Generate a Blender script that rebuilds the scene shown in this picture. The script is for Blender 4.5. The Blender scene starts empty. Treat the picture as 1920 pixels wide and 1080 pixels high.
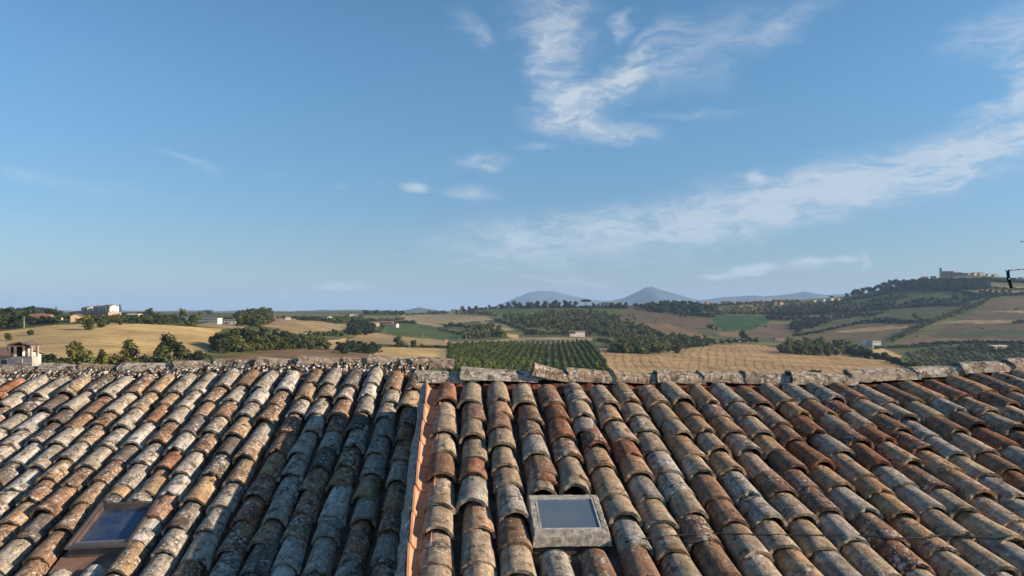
import bpy, bmesh, math, random
import numpy as np
from mathutils import Vector, Matrix, Euler

random.seed(7)
RNG = np.random.default_rng(11)
SC = bpy.context.scene
COL = SC.collection
F = 1386.0          # focal length of the lens in photograph pixels
HOR = 580.0         # image row of the horizon

# ------------------------------------------------------------------ camera
cam_d = bpy.data.cameras.new('camera')
cam = bpy.data.objects.new('camera', cam_d)
COL.objects.link(cam)
cam.location = (0, 0, 0)
cam.rotation_euler = (math.radians(90), 0, 0)
cam_d.sensor_width = 36.0
cam_d.lens = 36.0 * F / 1920.0
cam_d.shift_y = 40.0 / 1920.0
cam_d.clip_start = 0.05
cam_d.clip_end = 200000.0
SC.camera = cam

# ------------------------------------------------------------------ light and exposure
SUN_EL, SUN_AZ = math.radians(19.5), math.radians(98.0)   # azimuth clockwise from the viewing direction
sun_dir = Vector((math.cos(SUN_EL) * math.sin(SUN_AZ), math.cos(SUN_EL) * math.cos(SUN_AZ), math.sin(SUN_EL)))
sd = bpy.data.lights.new('sun', 'SUN')
sd.energy = 5.0
sd.angle = math.radians(0.55)
sd.color = (1.0, 0.81, 0.62)
sun = bpy.data.objects.new('sun', sd)
COL.objects.link(sun)
sun.rotation_euler = (-sun_dir).to_track_quat('-Z', 'Y').to_euler()
SKY_STRENGTH = 0.072
HAZE = 5.2e-5

SC.view_settings.view_transform = 'Standard'
SC.view_settings.look = 'None'
SC.view_settings.gamma = 1.0
SC.view_settings.exposure = 0.80
SC.view_settings.use_curve_mapping = False
SC.cycles.use_denoising = True
SC.cycles.use_adaptive_sampling = True
SC.cycles.adaptive_threshold = 0.015
SC.cycles.max_bounces = 6
SC.cycles.diffuse_bounces = 3
SC.cycles.volume_bounces = 1
SC.cycles.transparent_max_bounces = 8


class NT:
    """small helper for node trees"""
    def __init__(self, tree):
        self.t = tree

    def n(self, kind, **kw):
        nd = self.t.nodes.new(kind)
        for k, v in kw.items():
            setattr(nd, k, v)
        return nd

    def put(self, sock, v):
        if isinstance(v, bpy.types.NodeSocket):
            self.t.links.new(v, sock)
        else:
            sock.default_value = v

    def math(self, op, a, b=None, c=None, clamp=False):
        nd = self.n('ShaderNodeMath', operation=op, use_clamp=clamp)
        self.put(nd.inputs[0], a)
        if b is not None:
            self.put(nd.inputs[1], b)
        if c is not None:
            self.put(nd.inputs[2], c)
        return nd.outputs[0]

    def vmath(self, op, a, b=None, scale=None):
        nd = self.n('ShaderNodeVectorMath', operation=op)
        self.put(nd.inputs[0], a)
        if b is not None:
            self.put(nd.inputs[1], b)
        if scale is not None:
            self.put(nd.inputs['Scale'], scale)
        return nd.outputs['Value'] if op in ('LENGTH', 'DOT_PRODUCT', 'DISTANCE') else nd.outputs[0]

    def mix(self, fac, a, b, blend='MIX'):
        nd = self.n('ShaderNodeMix', data_type='RGBA', blend_type=blend)
        self.put(nd.inputs[0], fac)
        self.put(nd.inputs[6], a)
        self.put(nd.inputs[7], b)
        return nd.outputs[2]

    def ramp(self, x, lo, hi, a=0.0, b=1.0, smooth=True):
        nd = self.n('ShaderNodeMapRange', interpolation_type='SMOOTHSTEP' if smooth else 'LINEAR')
        self.put(nd.inputs[0], x)
        nd.inputs[1].default_value = lo
        nd.inputs[2].default_value = hi
        nd.inputs[3].default_value = a
        nd.inputs[4].default_value = b
        return nd.outputs[0]

    def noise(self, vec, scale, detail=4.0, rough=0.55, out=0):
        nd = self.n('ShaderNodeTexNoise')
        self.put(nd.inputs['Vector'], vec)
        nd.inputs['Scale'].default_value = scale
        nd.inputs['Detail'].default_value = detail
        nd.inputs['Roughness'].default_value = rough
        return nd.outputs[out]

    def voronoi(self, vec, scale, feature='F1', out=0):
        nd = self.n('ShaderNodeTexVoronoi', feature=feature)
        self.put(nd.inputs['Vector'], vec)
        nd.inputs['Scale'].default_value = scale
        return nd.outputs[out]

    def mapping(self, vec, loc=(0, 0, 0), rot=(0, 0, 0), scale=(1, 1, 1), kind='POINT'):
        nd = self.n('ShaderNodeMapping', vector_type=kind)
        self.put(nd.inputs['Vector'], vec)
        nd.inputs['Location'].default_value = loc
        nd.inputs['Rotation'].default_value = rot
        nd.inputs['Scale'].default_value = scale
        return nd.outputs[0]


# ------------------------------------------------------------------ sky
world = bpy.data.worlds.new('World')
SC.world = world
world.use_nodes = True
wt = world.node_tree
world.cycles.sampling_method = 'MANUAL'
world.cycles.sample_map_resolution = 256
wt.nodes.clear()
W = NT(wt)
sky = W.n('ShaderNodeTexSky', sky_type='NISHITA')
sky.sun_disc = False
sky.sun_elevation = SUN_EL
sky.sun_rotation = SUN_AZ
sky.altitude = 250.0
sky.air_density = 1.0
sky.dust_density = 0.3
sky.ozone_density = 1.0
gen = W.n('ShaderNodeTexCoord').outputs['Generated']
sep = W.n('ShaderNodeSeparateXYZ')
wt.links.new(gen, sep.inputs[0])
az = W.math('ARCTAN2', sep.outputs[0], sep.outputs[1])
el = W.math('ARCSINE', sep.outputs[2])
cmb = W.n('ShaderNodeCombineXYZ')
wt.links.new(az, cmb.inputs[0])
wt.links.new(el, cmb.inputs[1])
P = cmb.outputs[0]
# wind-drawn warp of the cloud outlines
w1 = W.vmath('SUBTRACT', W.noise(P, 9.0, 3.0, 0.6, out=1), (0.5, 0.5, 0.5))
w2 = W.vmath('SUBTRACT', W.noise(W.mapping(P, rot=(0, 0, 0.15), scale=(14, 50, 1)), 1.0, 2.0, 0.6, out=1), (0.5, 0.5, 0.5))
PW = W.vmath('ADD', P, W.vmath('MULTIPLY', w1, (0.10, 0.055, 0.0)))
PW = W.vmath('ADD', PW, W.vmath('MULTIPLY', w2, (0.05, 0.014, 0.0)))
PS = W.vmath('ADD', P, W.vmath('MULTIPLY', w1, (0.09, 0.035, 0.0)))
PS = W.vmath('ADD', PS, W.vmath('MULTIPLY', w2, (0.05, 0.010, 0.0)))

PQ = W.vmath('ADD', P, W.vmath('MULTIPLY', w1, (0.045, 0.026, 0.0)))
PQ = W.vmath('ADD', PQ, W.vmath('MULTIPLY', w2, (0.035, 0.012, 0.0)))


def cloud(x, y, rx, ry, rot, amp, soft=0.0, src=None):
    a = math.atan((x - 960) / F)
    e = math.atan((HOR - y) / F * math.cos(a))
    k = math.cos(a) ** 2
    m = W.mapping(src or PW, loc=(a, e, 0), rot=(0, 0, math.radians(rot)), scale=(rx / F * k, ry / F * math.cos(a), 1), kind='TEXTURE')
    ln = W.vmath('LENGTH', m)
    return W.math('MULTIPLY', W.ramp(ln, 1.15, soft), amp)


CL = [(1045, 40, 105, 85, 0, .6), (1030, 130, 55, 85, 0, .6), (1062, 195, 66, 70, -20, .9), (1105, 235, 150, 34, -6, .92),
      (1130, 165, 80, 52, 10, .75), (1205, 108, 105, 36, 42, .75), (1175, 38, 27, 30, 0, .75), (1185, 255, 70, 18, 8, .7),
      (1330, 75, 190, 65, 12, .36), (1500, 30, 130, 30, 18, .38), (1270, 135, 140, 50, -10, .30), (1010, 272, 45, 10, 4, .4),
      (908, 303, 70, 20, 3, .75), (912, 312, 34, 17, 3, .5), (772, 355, 36, 13, -8, .9), (880, 363, 70, 18, -3, .65), (640, 352, 12, 7, 0, .4), (708, 343, 9, 6, 0, .4),
      (350, 300, 100, 10, -12, .32), (60, 328, 110, 18, -6, .34), (520, 336, 40, 6, -6, .2),
      (880, 40, 60, 30, -30, .28), (905, 60, 25, 20, 0, .3), (1300, 215, 120, 10, -4, .26),
      (1410, 502, 60, 13, 4, 1.6), (1345, 515, 60, 10, 4, 1.2), (1515, 492, 58, 14, 4, 1.6), (1585, 486, 32, 12, 0, 1.4), (1621, 488, 14, 22, 0, 1.6),
      (640, 538, 60, 13, 0, 1.2), (542, 546, 16, 13, 0, .9), (680, 533, 28, 11, 0, 1.1), (1100, 527, 70, 14, -8, .9), (1010, 522, 60, 10, -8, .7)]
SOFT = [(1400, 392, 330, 84, 7, .56), (1650, 335, 420, 86, 12, .60), (1880, 275, 280, 76, 13, .58), (1130, 440, 400, 76, 4, .46), (960, 462, 260, 70, 3, .32),
        (1405, 330, 40, 22, 10, .35), (1760, 352, 70, 11, 6, .30), (1860, 60, 150, 60, 14, .40), (1930, 100, 110, 70, 25, .34), (1890, 188, 130, 30, 12, .45), (1945, 150, 50, 60, 0, .4),
        (180, 352, 190, 26, -8, .22), (1250, 500, 300, 30, 2, .2)]
acc = None
for c in CL:
    v = cloud(*c, src=PQ if c[3] <= 22 else PW)
    acc = v if acc is None else W.math('ADD', acc, v)
acc2 = None
for c in SOFT:
    v = cloud(*c, src=PS)
    acc2 = v if acc2 is None else W.math('ADD', acc2, v)
# thin cirrus goes on round the rest of the sky
far_side = W.ramp(W.math('ABSOLUTE', az), 0.75, 1.2)
cir = W.ramp(W.noise(W.mapping(PW, scale=(3.0, 7.0, 1)), 1.0, 2.0, 0.6), 0.52, 0.75)
up = W.ramp(el, 0.02, 0.15)
acc = W.math('ADD', acc, W.math('MULTIPLY', W.math('MULTIPLY', cir, up), W.math('MULTIPLY', far_side, 0.6)))
fib = W.noise(W.mapping(PW, rot=(0, 0, -0.12), scale=(20, 62, 1)), 1.0, 5.0, 0.7)
big = W.noise(PW, 16.0, 3.0, 0.6)
tex = W.math('ADD', W.math('MULTIPLY', W.ramp(fib, 0.32, 0.68), 0.95), W.math('MULTIPLY', W.ramp(big, 0.32, 0.7), 0.50))
dens = W.math('MULTIPLY', acc, W.math('ADD', W.math('MULTIPLY', tex, 1.05), 0.08))
dens = W.ramp(dens, 0.0, 1.25, 0.0, 0.80, smooth=False)
soft_d = W.math('MULTIPLY', acc2, W.math('ADD', W.math('MULTIPLY', tex, 0.85), 0.30))
soft_d = W.ramp(soft_d, 0.0, 0.95, 0.0, 0.76)
dens = W.math('MAXIMUM', dens, soft_d)
k = 1.0 / SKY_STRENGTH
cloud_col = W.mix(W.ramp(el, 0.0, 0.35), (0.345 * k, 0.395 * k, 0.455 * k, 1), (0.385 * k, 0.42 * k, 0.455 * k, 1))
tint = W.mix(1.0, sky.outputs[0], W.mix(W.ramp(el, -0.02, 0.34), (0.50, 0.63, 0.86, 1), (0.61, 0.99, 1.21, 1)), 'MULTIPLY')
skyc = W.mix(dens, tint, cloud_col)
bg = W.n('ShaderNodeBackground')
wt.links.new(skyc, bg.inputs[0])
bg.inputs[1].default_value = SKY_STRENGTH
wo = W.n('ShaderNodeOutputWorld')
wt.links.new(bg.outputs[0], wo.inputs[0])

# ------------------------------------------------------------------ helpers
def mesh_from(name, verts, faces, mats=(), mat_idx=None, smooth=True):
    me = bpy.data.meshes.new(name)
    me.from_pydata([tuple(v) for v in verts], [], faces)
    for m in mats:
        me.materials.append(m)
    if mat_idx is not None:
        me.polygons.foreach_set('material_index', np.asarray(mat_idx, dtype=np.int32))
    if smooth:
        me.polygons.foreach_set('use_smooth', np.ones(len(me.polygons), dtype=bool))
    me.update()
    return me


def mesh_np(name, V, Fq, mats=(), mat_idx=None, smooth=False):
    """fast mesh from numpy arrays, all faces with the same number of corners"""
    me = bpy.data.meshes.new(name)
    n, k = Fq.shape
    me.vertices.add(len(V))
    me.vertices.foreach_set('co', np.asarray(V, dtype=np.float32).ravel())
    me.loops.add(n * k)
    me.loops.foreach_set('vertex_index', np.asarray(Fq, dtype=np.int32).ravel())
    me.polygons.add(n)
    me.polygons.foreach_set('loop_start', np.arange(0, n * k, k, dtype=np.int32))
    for m in mats:
        me.materials.append(m)
    if mat_idx is not None:
        me.polygons.foreach_set('material_index', np.asarray(mat_idx, dtype=np.int32))
    me.polygons.foreach_set('use_smooth', np.full(n, smooth, dtype=bool))
    me.update(calc_edges=True)
    me.validate()
    return me


def link(name, data, parent=None, world=None):
    o = bpy.data.objects.new(name, data)
    COL.objects.link(o)
    if world is not None:
        o.matrix_basis = world
    if parent is not None:
        o.parent = parent
    return o


def tag(o, label=None, cat=None, group=None, kind=None):
    if label:
        o['label'] = label
    if cat:
        o['category'] = cat
    if group:
        o['group'] = group
    if kind:
        o['kind'] = kind
    return o


class MB:
    """collects boxes, tubes and prisms into one mesh"""
    def __init__(self):
        self.v, self.f = [], []

    def add(self, vs, fs):
        b = len(self.v)
        self.v += [tuple(v) for v in vs]
        self.f += [tuple(b + i for i in f) for f in fs]
        return self

    def box(self, x0, x1, y0, y1, z0, z1):
        vs = [(x, y, z) for z in (z0, z1) for y in (y0, y1) for x in (x0, x1)]
        return self.add(vs, [(0, 2, 3, 1), (4, 5, 7, 6), (0, 1, 5, 4), (2, 6, 7, 3), (0, 4, 6, 2), (1, 3, 7, 5)])

    def gable(self, x0, x1, y0, y1, z0, h, over=0.0, t=0.25):
        """ridge along y, a closed pitched-roof prism"""
        xm = (x0 + x1) / 2
        sl = h / max(xm - x0, 1e-6)
        x0 -= over; x1 += over; y0 -= over; y1 += over
        zb = z0 - over * sl
        vs = [(x0, y0, zb), (x1, y0, zb), (xm, y0, z0 + h), (x0, y1, zb), (x1, y1, zb), (xm, y1, z0 + h),
              (x0, y0, zb + t), (x1, y0, zb + t), (xm, y0, z0 + h + t), (x0, y1, zb + t), (x1, y1, zb + t), (xm, y1, z0 + h + t)]
        fs = [(6, 8, 11, 9), (8, 7, 10, 11), (0, 3, 5, 2), (2, 5, 4, 1), (0, 6, 9, 3), (1, 4, 10, 7),
              (0, 2, 8, 6), (2, 1, 7, 8), (3, 9, 11, 5), (5, 11, 10, 4)]
        return self.add(vs, fs)

    def tube(self, pts, r, seg=6):
        pts = [Vector(p) for p in pts]
        rs = r if isinstance(r, (list, tuple)) else [r] * len(pts)
        rings = []
        for i, p in enumerate(pts):
            d = (pts[min(i + 1, len(pts) - 1)] - pts[max(i - 1, 0)]).normalized()
            a = d.orthogonal().normalized()
            b = d.cross(a)
            rings.append([p + (a * math.cos(2 * math.pi * k / seg) + b * math.sin(2 * math.pi * k / seg)) * rs[i] for k in range(seg)])
        vs = [v for rg in rings for v in rg]
        fs = []
        for i in range(len(pts) - 1):
            for k in range(seg):
                k2 = (k + 1) % seg
                fs.append((i * seg + k, i * seg + k2, (i + 1) * seg + k2, (i + 1) * seg + k))
        fs.append(tuple(range(seg))[::-1])
        fs.append(tuple((len(pts) - 1) * seg + k for k in range(seg)))
        return self.add(vs, fs)

    def build(self, name, mat, parent=None, smooth=False, world=None):
        me = mesh_from(name, self.v, self.f, [mat], smooth=smooth)
        return link(name, me, parent, world)


def new_mat(name, rough=0.85):
    m = bpy.data.materials.new(name)
    m.use_nodes = True
    nt = m.node_tree
    nt.nodes.clear()
    N = NT(nt)
    bs = N.n('ShaderNodeBsdfPrincipled')
    bs.inputs['Roughness'].default_value = rough
    bs.inputs['Specular IOR Level'].default_value = 0.25
    out = N.n('ShaderNodeOutputMaterial')
    nt.links.new(bs.outputs[0], out.inputs[0])
    return m, N, bs


def plain_mat(name, col, rough=0.85, var=0.25, scale=3.0, bump=0.0, metal=0.0, spec=0.25):
    m, N, bs = new_mat(name, rough)
    co = N.n('ShaderNodeTexCoord').outputs['Object']
    nz = N.noise(co, scale, 5.0, 0.6)
    f = N.ramp(nz, 0.3, 0.7, 1.0 - var, 1.0 + var)
    c = N.vmath('SCALE', tuple(col[:3]), scale=f)
    N.put(bs.inputs['Base Color'], c)
    bs.inputs['Metallic'].default_value = metal
    bs.inputs['Specular IOR Level'].default_value = spec
    if bump:
        b = N.n('ShaderNodeBump')
        b.inputs['Strength'].default_value = bump
        b.inputs['Distance'].default_value = 0.01
        N.put(b.inputs['Height'], N.noise(co, scale * 6, 5.0, 0.65))
        N.put(bs.inputs['Normal'], b.outputs[0])
    return m


def vnoise(x, y, seed=0):
    """smooth value noise on numpy arrays"""
    xi, yi = np.floor(x).astype(np.int64), np.floor(y).astype(np.int64)
    fx, fy = x - xi, y - yi
    fx = fx * fx * (3 - 2 * fx)
    fy = fy * fy * (3 - 2 * fy)

    def h(a, b):
        n = (a * 374761393 + b * 668265263 + seed * 982451653) & 0x7fffffff
        n = ((n ^ (n >> 13)) * 1274126177) & 0x7fffffff
        return ((n ^ (n >> 16)) & 0xffff) / 65535.0
    return (h(xi, yi) * (1 - fx) + h(xi + 1, yi) * fx) * (1 - fy) + (h(xi, yi + 1) * (1 - fx) + h(xi + 1, yi + 1) * fx) * fy - 0.5


# ------------------------------------------------------------------ terrain: rolling hills beyond the village
DN = np.array([60, 150, 250, 350, 450, 550, 650, 800, 1000, 1300, 1700, 2150, 2600, 3400, 5500, 9000, 15000], float)
XN = np.array([-700, -350, 0, 150, 300, 450, 560, 680, 800, 920, 1050, 1180, 1320, 1450, 1580, 1700, 1800, 1920, 2250, 2620], float)
# for each bearing, the sight-line row under which the ground lies at each of the distances DN
TB = np.array([
    [900, 790, 720, 680, 646, 622, 608, 600, 601, 605, 601, 597, 594, 592, 589, 587, 584],
    [900, 790, 716, 676, 643, 620, 606, 598, 600, 605, 601, 597, 594, 592, 589, 587, 584],
    [900, 790, 712, 672, 641, 618, 604, 596, 598, 599, 595, 591, 589, 588, 587, 586, 584],
    [900, 800, 714, 671, 636, 611, 598, 590, 595, 597, 594, 590, 588, 587, 587, 586, 584],
    [930, 820, 722, 677, 647, 619, 606, 596, 592, 597, 595, 591, 588, 587, 587, 586, 584],
    [950, 850, 735, 690, 664, 645, 626, 612, 598, 597, 597, 592, 588, 586, 587, 586, 584],
    [960, 880, 755, 700, 670, 654, 642, 624, 601, 600, 595, 590, 587, 585, 587, 586, 584],
    [960, 900, 775, 715, 681, 664, 654, 641, 624, 608, 597, 590, 587, 585, 587, 586, 584],
    [960, 920, 790, 730, 693, 674, 662, 648, 637, 617, 602, 590, 588, 588, 587, 586, 584],
    [960, 930, 800, 745, 708, 688, 671, 652, 639, 618, 598, 580, 582, 586, 586, 586, 584],
    [960, 930, 810, 755, 720, 697, 681, 659, 643, 621, 596, 575, 580, 585, 586, 586, 584],
    [960, 930, 815, 762, 728, 705, 690, 668, 650, 627, 598, 573, 577, 584, 586, 585, 584],
    [960, 930, 820, 768, 732, 710, 694, 671, 650, 633, 603, 578, 573, 580, 585, 585, 584],
    [960, 930, 822, 770, 735, 713, 698, 676, 655, 640, 610, 582, 566, 566, 584, 585, 584],
    [960, 930, 822, 770, 738, 716, 702, 682, 664, 646, 611, 580, 558, 556, 580, 585, 584],
    [960, 930, 820, 770, 738, 718, 706, 690, 672, 649, 607, 567, 532, 545, 578, 585, 584],
    [960, 930, 818, 768, 737, 718, 707, 692, 674, 648, 602, 556, 517, 540, 578, 585, 584],
    [960, 930, 815, 765, 735, 715, 703, 688, 670, 645, 598, 554, 523, 543, 578, 585, 584],
    [960, 930, 815, 765, 735, 713, 700, 684, 666, 640, 598, 560, 540, 552, 578, 585, 584],
    [960, 930, 815, 765, 735, 713, 700, 684, 666, 640, 600, 566, 552, 560, 580, 585, 584]], float)
LD = np.log(DN)


def _cr(p0, p1, p2, p3, t):
    return 0.5 * (2 * p1 + (p2 - p0) * t + (2 * p0 - 5 * p1 + 4 * p2 - p3) * t * t + (3 * p1 - p0 - 3 * p2 + p3) * t ** 3)


def _pchip(xs, ys_cols, i, t):
    """hermite segment along axis 1 with limited slopes; ys_cols indexed [.., i]"""
    n = len(xs)
    def sl(j):
        j0, j1, j2 = np.clip(j - 1, 0, n - 1), j, np.clip(j + 1, 0, n - 1)
        a = (ys_cols(j1) - ys_cols(j0)) / np.maximum(xs[j1] - xs[j0], 1e-9)
        b = (ys_cols(j2) - ys_cols(j1)) / np.maximum(xs[j2] - xs[j1], 1e-9)
        a = np.where(j1 == j0, b, a)
        b = np.where(j2 == j1, a, b)
        return np.where(a * b > 0, 2 * a * b / np.where(np.abs(a + b) < 1e-9, 1, a + b), 0.0)
    h = xs[i + 1] - xs[i]
    y0, y1 = ys_cols(i), ys_cols(i + 1)
    m0, m1 = sl(i) * h, sl(i + 1) * h
    t2, t3 = t * t, t ** 3
    return (2 * t3 - 3 * t2 + 1) * y0 + (t3 - 2 * t2 + t) * m0 + (-2 * t3 + 3 * t2) * y1 + (t3 - t2) * m1


def ground_row(x, d):
    """row at which the ground at bearing x and distance d is seen from the window (arrays)"""
    x = np.clip(np.asarray(x, float), XN[0], XN[-1] - 1e-6)
    d = np.clip(np.asarray(d, float), DN[0], DN[-1] - 1e-6)
    x, d = np.broadcast_arrays(x, d)
    l = np.log(d)
    j = np.clip(np.searchsorted(LD, l, 'right') - 1, 0, len(LD) - 2)
    t = (l - LD[j]) / (LD[j + 1] - LD[j])
    i = np.clip(np.searchsorted(XN, x, 'right') - 1, 0, len(XN) - 2)
    s = (x - XN[i]) / (XN[i + 1] - XN[i])
    n = len(XN)
    rows = []
    for o in (-1, 0, 1, 2):
        ii = np.clip(i + o, 0, n - 1)
        rows.append(_pchip(LD, lambda q: TB[ii, q], j, t))
    return _cr(*rows, s)


def ground_z(x, d):
    """ground height (camera = 0) for bearing-pixel x and depth d"""
    x = np.asarray(x, float); d = np.asarray(d, float)
    z = -(ground_row(x, d) - HOR) / F * d
    X = (x - 960) / F * d
    amp = np.clip((d - 200) / 900, 0, 1)
    z = z + np.clip((d - 420) / 900, 0, 1) * 7.0 * vnoise(X / 260 + 3.3, d / 300, 7)
    z = z + amp * (2.2 * vnoise(X / 130, d / 130, 3) + 1.0 * vnoise(X / 47, d / 60, 5)) + np.clip((d - 3000) / 3000, 0, 1) * (60 * vnoise(X / 900, d / 900, 9) + 25 * vnoise(X / 330, d / 400, 10))
    return z


_DS = np.exp(np.linspace(math.log(200), math.log(8000), 700))


def hit(x, y):
    """depth of the ground first met by the sight line through (x, y); falls back to the nearest crest"""
    r = HOR - ground_z(np.full_like(_DS, x), _DS) * F / _DS
    k = np.nonzero(r <= y)[0]
    if len(k):
        return float(_DS[k[0]])
    return float(_DS[np.argmin(r)])


def spot(x, y, d=None):
    d = d or hit(x, y)
    return Vector(((x - 960) / F * d, d, float(ground_z(x, d)))), d


def inside(poly, x, y):
    c = np.zeros(x.shape, bool)
    n = len(poly)
    for i in range(n):
        x0, y0 = poly[i]
        x1, y1 = poly[(i + 1) % n]
        if y0 == y1:
            continue
        cond = ((y0 > y) != (y1 > y)) & (x < (x1 - x0) * (y - y0) / (y1 - y0) + x0)
        c ^= cond
    return c


GOLD, TAN, BROWN, EARTH = (.52, .365, .155), (.35, .25, .125), (.138, .104, .054), (.225, .15, .078)
WHEAT, WHEAT2 = (.42, .285, .135), (.41, .275, .13)
OLIVE, MEADOW, CROP, DARK, PALE = (.082, .095, .032), (.075, .108, .032), (.034, .085, .026), (.06, .075, .03), (.34, .27, .14)
FIELDS = [
    (OLIVE, [(-800, 560), (480, 560), (480, 620), (-800, 640)]),
    (GOLD, [(-800, 640), (0, 622), (100, 610), (200, 605), (300, 609), (416, 617), (408, 640), (396, 652), (384, 668), (300, 690), (-800, 760)]),
    (TAN, [(365, 610), (400, 604), (470, 607), (460, 616), (416, 616)]),
    (TAN, [(500, 592), (560, 596), (645, 609), (645, 618), (600, 622), (575, 630), (540, 622), (505, 613), (470, 613)]),
    (PALE, [(600, 607), (655, 607), (655, 617), (620, 616)]),
    (EARTH, [(425, 672), (530, 654), (610, 656), (705, 661), (705, 700), (400, 710)]),
    (GOLD, [(588, 642), (648, 634), (650, 644), (622, 657), (596, 650)]),
    (TAN, [(640, 645), (672, 628), (704, 624), (744, 630), (750, 646), (690, 654)]),
    (MEADOW, [(722, 607), (760, 605), (800, 608), (835, 616), (872, 628), (868, 640), (830, 637), (765, 631), (722, 622)]),
    (TAN, [(744, 629), (800, 635), (850, 641), (905, 639), (960, 634), (1060, 632), (1112, 634), (1112, 641), (850, 648), (770, 647)]),
    (GOLD, [(716, 650), (846, 654), (846, 680), (690, 674)]),
    (PALE, [(752, 589), (800, 588), (858, 586), (880, 592), (932, 595), (930, 599), (878, 604), (840, 608), (800, 603), (752, 599)]),
    (TAN, [(752, 598), (800, 603), (836, 611), (820, 614), (780, 606)]),
    (PALE, [(900, 602), (940, 606), (966, 619), (945, 620), (905, 612)]),
    (GOLD, [(938, 624), (972, 627), (972, 637), (958, 634)]),
    (MEADOW, [(893, 578), (960, 573), (1120, 572), (1175, 577), (1150, 594), (1060, 592), (960, 592), (920, 592)]),
    ((.13, .145, .06), [(905, 590), (960, 588), (1040, 592), (1090, 620), (1020, 626), (940, 606)]),
    (DARK, [(838, 647), (1112, 640), (1128, 660), (1140, 692), (1150, 720), (838, 730)]),
    (WHEAT, [(1122, 652), (1200, 656), (1240, 656), (1262, 680), (1290, 730), (1142, 730), (1138, 692)]),
    (WHEAT2, [(1240, 656), (1280, 652), (1340, 647), (1408, 646), (1462, 652), (1560, 658), (1650, 668), (1688, 682), (1700, 730), (1290, 730), (1262, 680)]),
    (BROWN, [(1150, 592), (1188, 573), (1215, 576), (1250, 589), (1310, 590), (1340, 603), (1342, 618), (1300, 625), (1245, 605), (1180, 607)]),
    (EARTH, [(1165, 603), (1215, 606), (1250, 607), (1290, 620), (1335, 632), (1300, 636), (1240, 624), (1195, 613)]),
    (CROP, [(1334, 591), (1440, 592), (1442, 603), (1410, 619), (1355, 621), (1338, 604)]),
    (BROWN, [(1402, 622), (1440, 607), (1505, 607), (1500, 622), (1470, 634), (1410, 634)]),
    (EARTH, [(1345, 622), (1395, 622), (1400, 630), (1350, 632)]),
    ((.20, .17, .06), [(1365, 575), (1420, 570), (1480, 574), (1470, 584), (1380, 586)]),
    (OLIVE, [(1500, 612), (1580, 599), (1660, 592), (1690, 583), (1780, 576), (1832, 574), (1810, 592), (1720, 602), (1640, 602), (1540, 614)]),
    (BROWN, [(1505, 628), (1560, 612), (1640, 603), (1712, 606), (1720, 622), (1672, 638), (1640, 640), (1530, 640)]),
    (OLIVE, [(1570, 575), (1660, 548), (1720, 545), (1800, 541), (1825, 562), (1760, 572), (1660, 582), (1590, 592)]),
    (MEADOW, [(1770, 556), (1800, 545), (1822, 552), (1822, 566), (1790, 570)]),
    (BROWN, [(1852, 561), (1920, 557), (2650, 556), (2650, 640), (1920, 642), (1760, 642), (1690, 644), (1740, 630), (1800, 600), (1840, 578)]),
    ((.23, .19, .09), [(1828, 547), (1870, 537), (1920, 536), (2650, 545), (2650, 556), (1920, 555), (1852, 558)]),
    (TAN, [(1745, 607), (1800, 600), (1920, 601), (2650, 602), (2650, 606), (1920, 606), (1800, 606)]),
    (TAN, [(1850, 584), (1920, 583), (2650, 583), (2650, 586), (1920, 587)]),
    (TAN, [(1560, 622), (1640, 613), (1700, 611), (1700, 615), (1620, 622)]),
    (OLIVE, [(1770, 622), (1920, 618), (2650, 618), (2650, 630), (1920, 632), (1760, 632)]),
    (EARTH, [(1672, 646), (1720, 634), (1860, 636), (1920, 640), (1840, 646)]),
    (GOLD, [(1610, 662), (1650, 650), (1692, 668), (1680, 674)]),
    (MEADOW, [(1688, 652), (1760, 645), (1920, 648), (2650, 650), (2650, 730), (1720, 730), (1700, 690)]),
]


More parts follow.
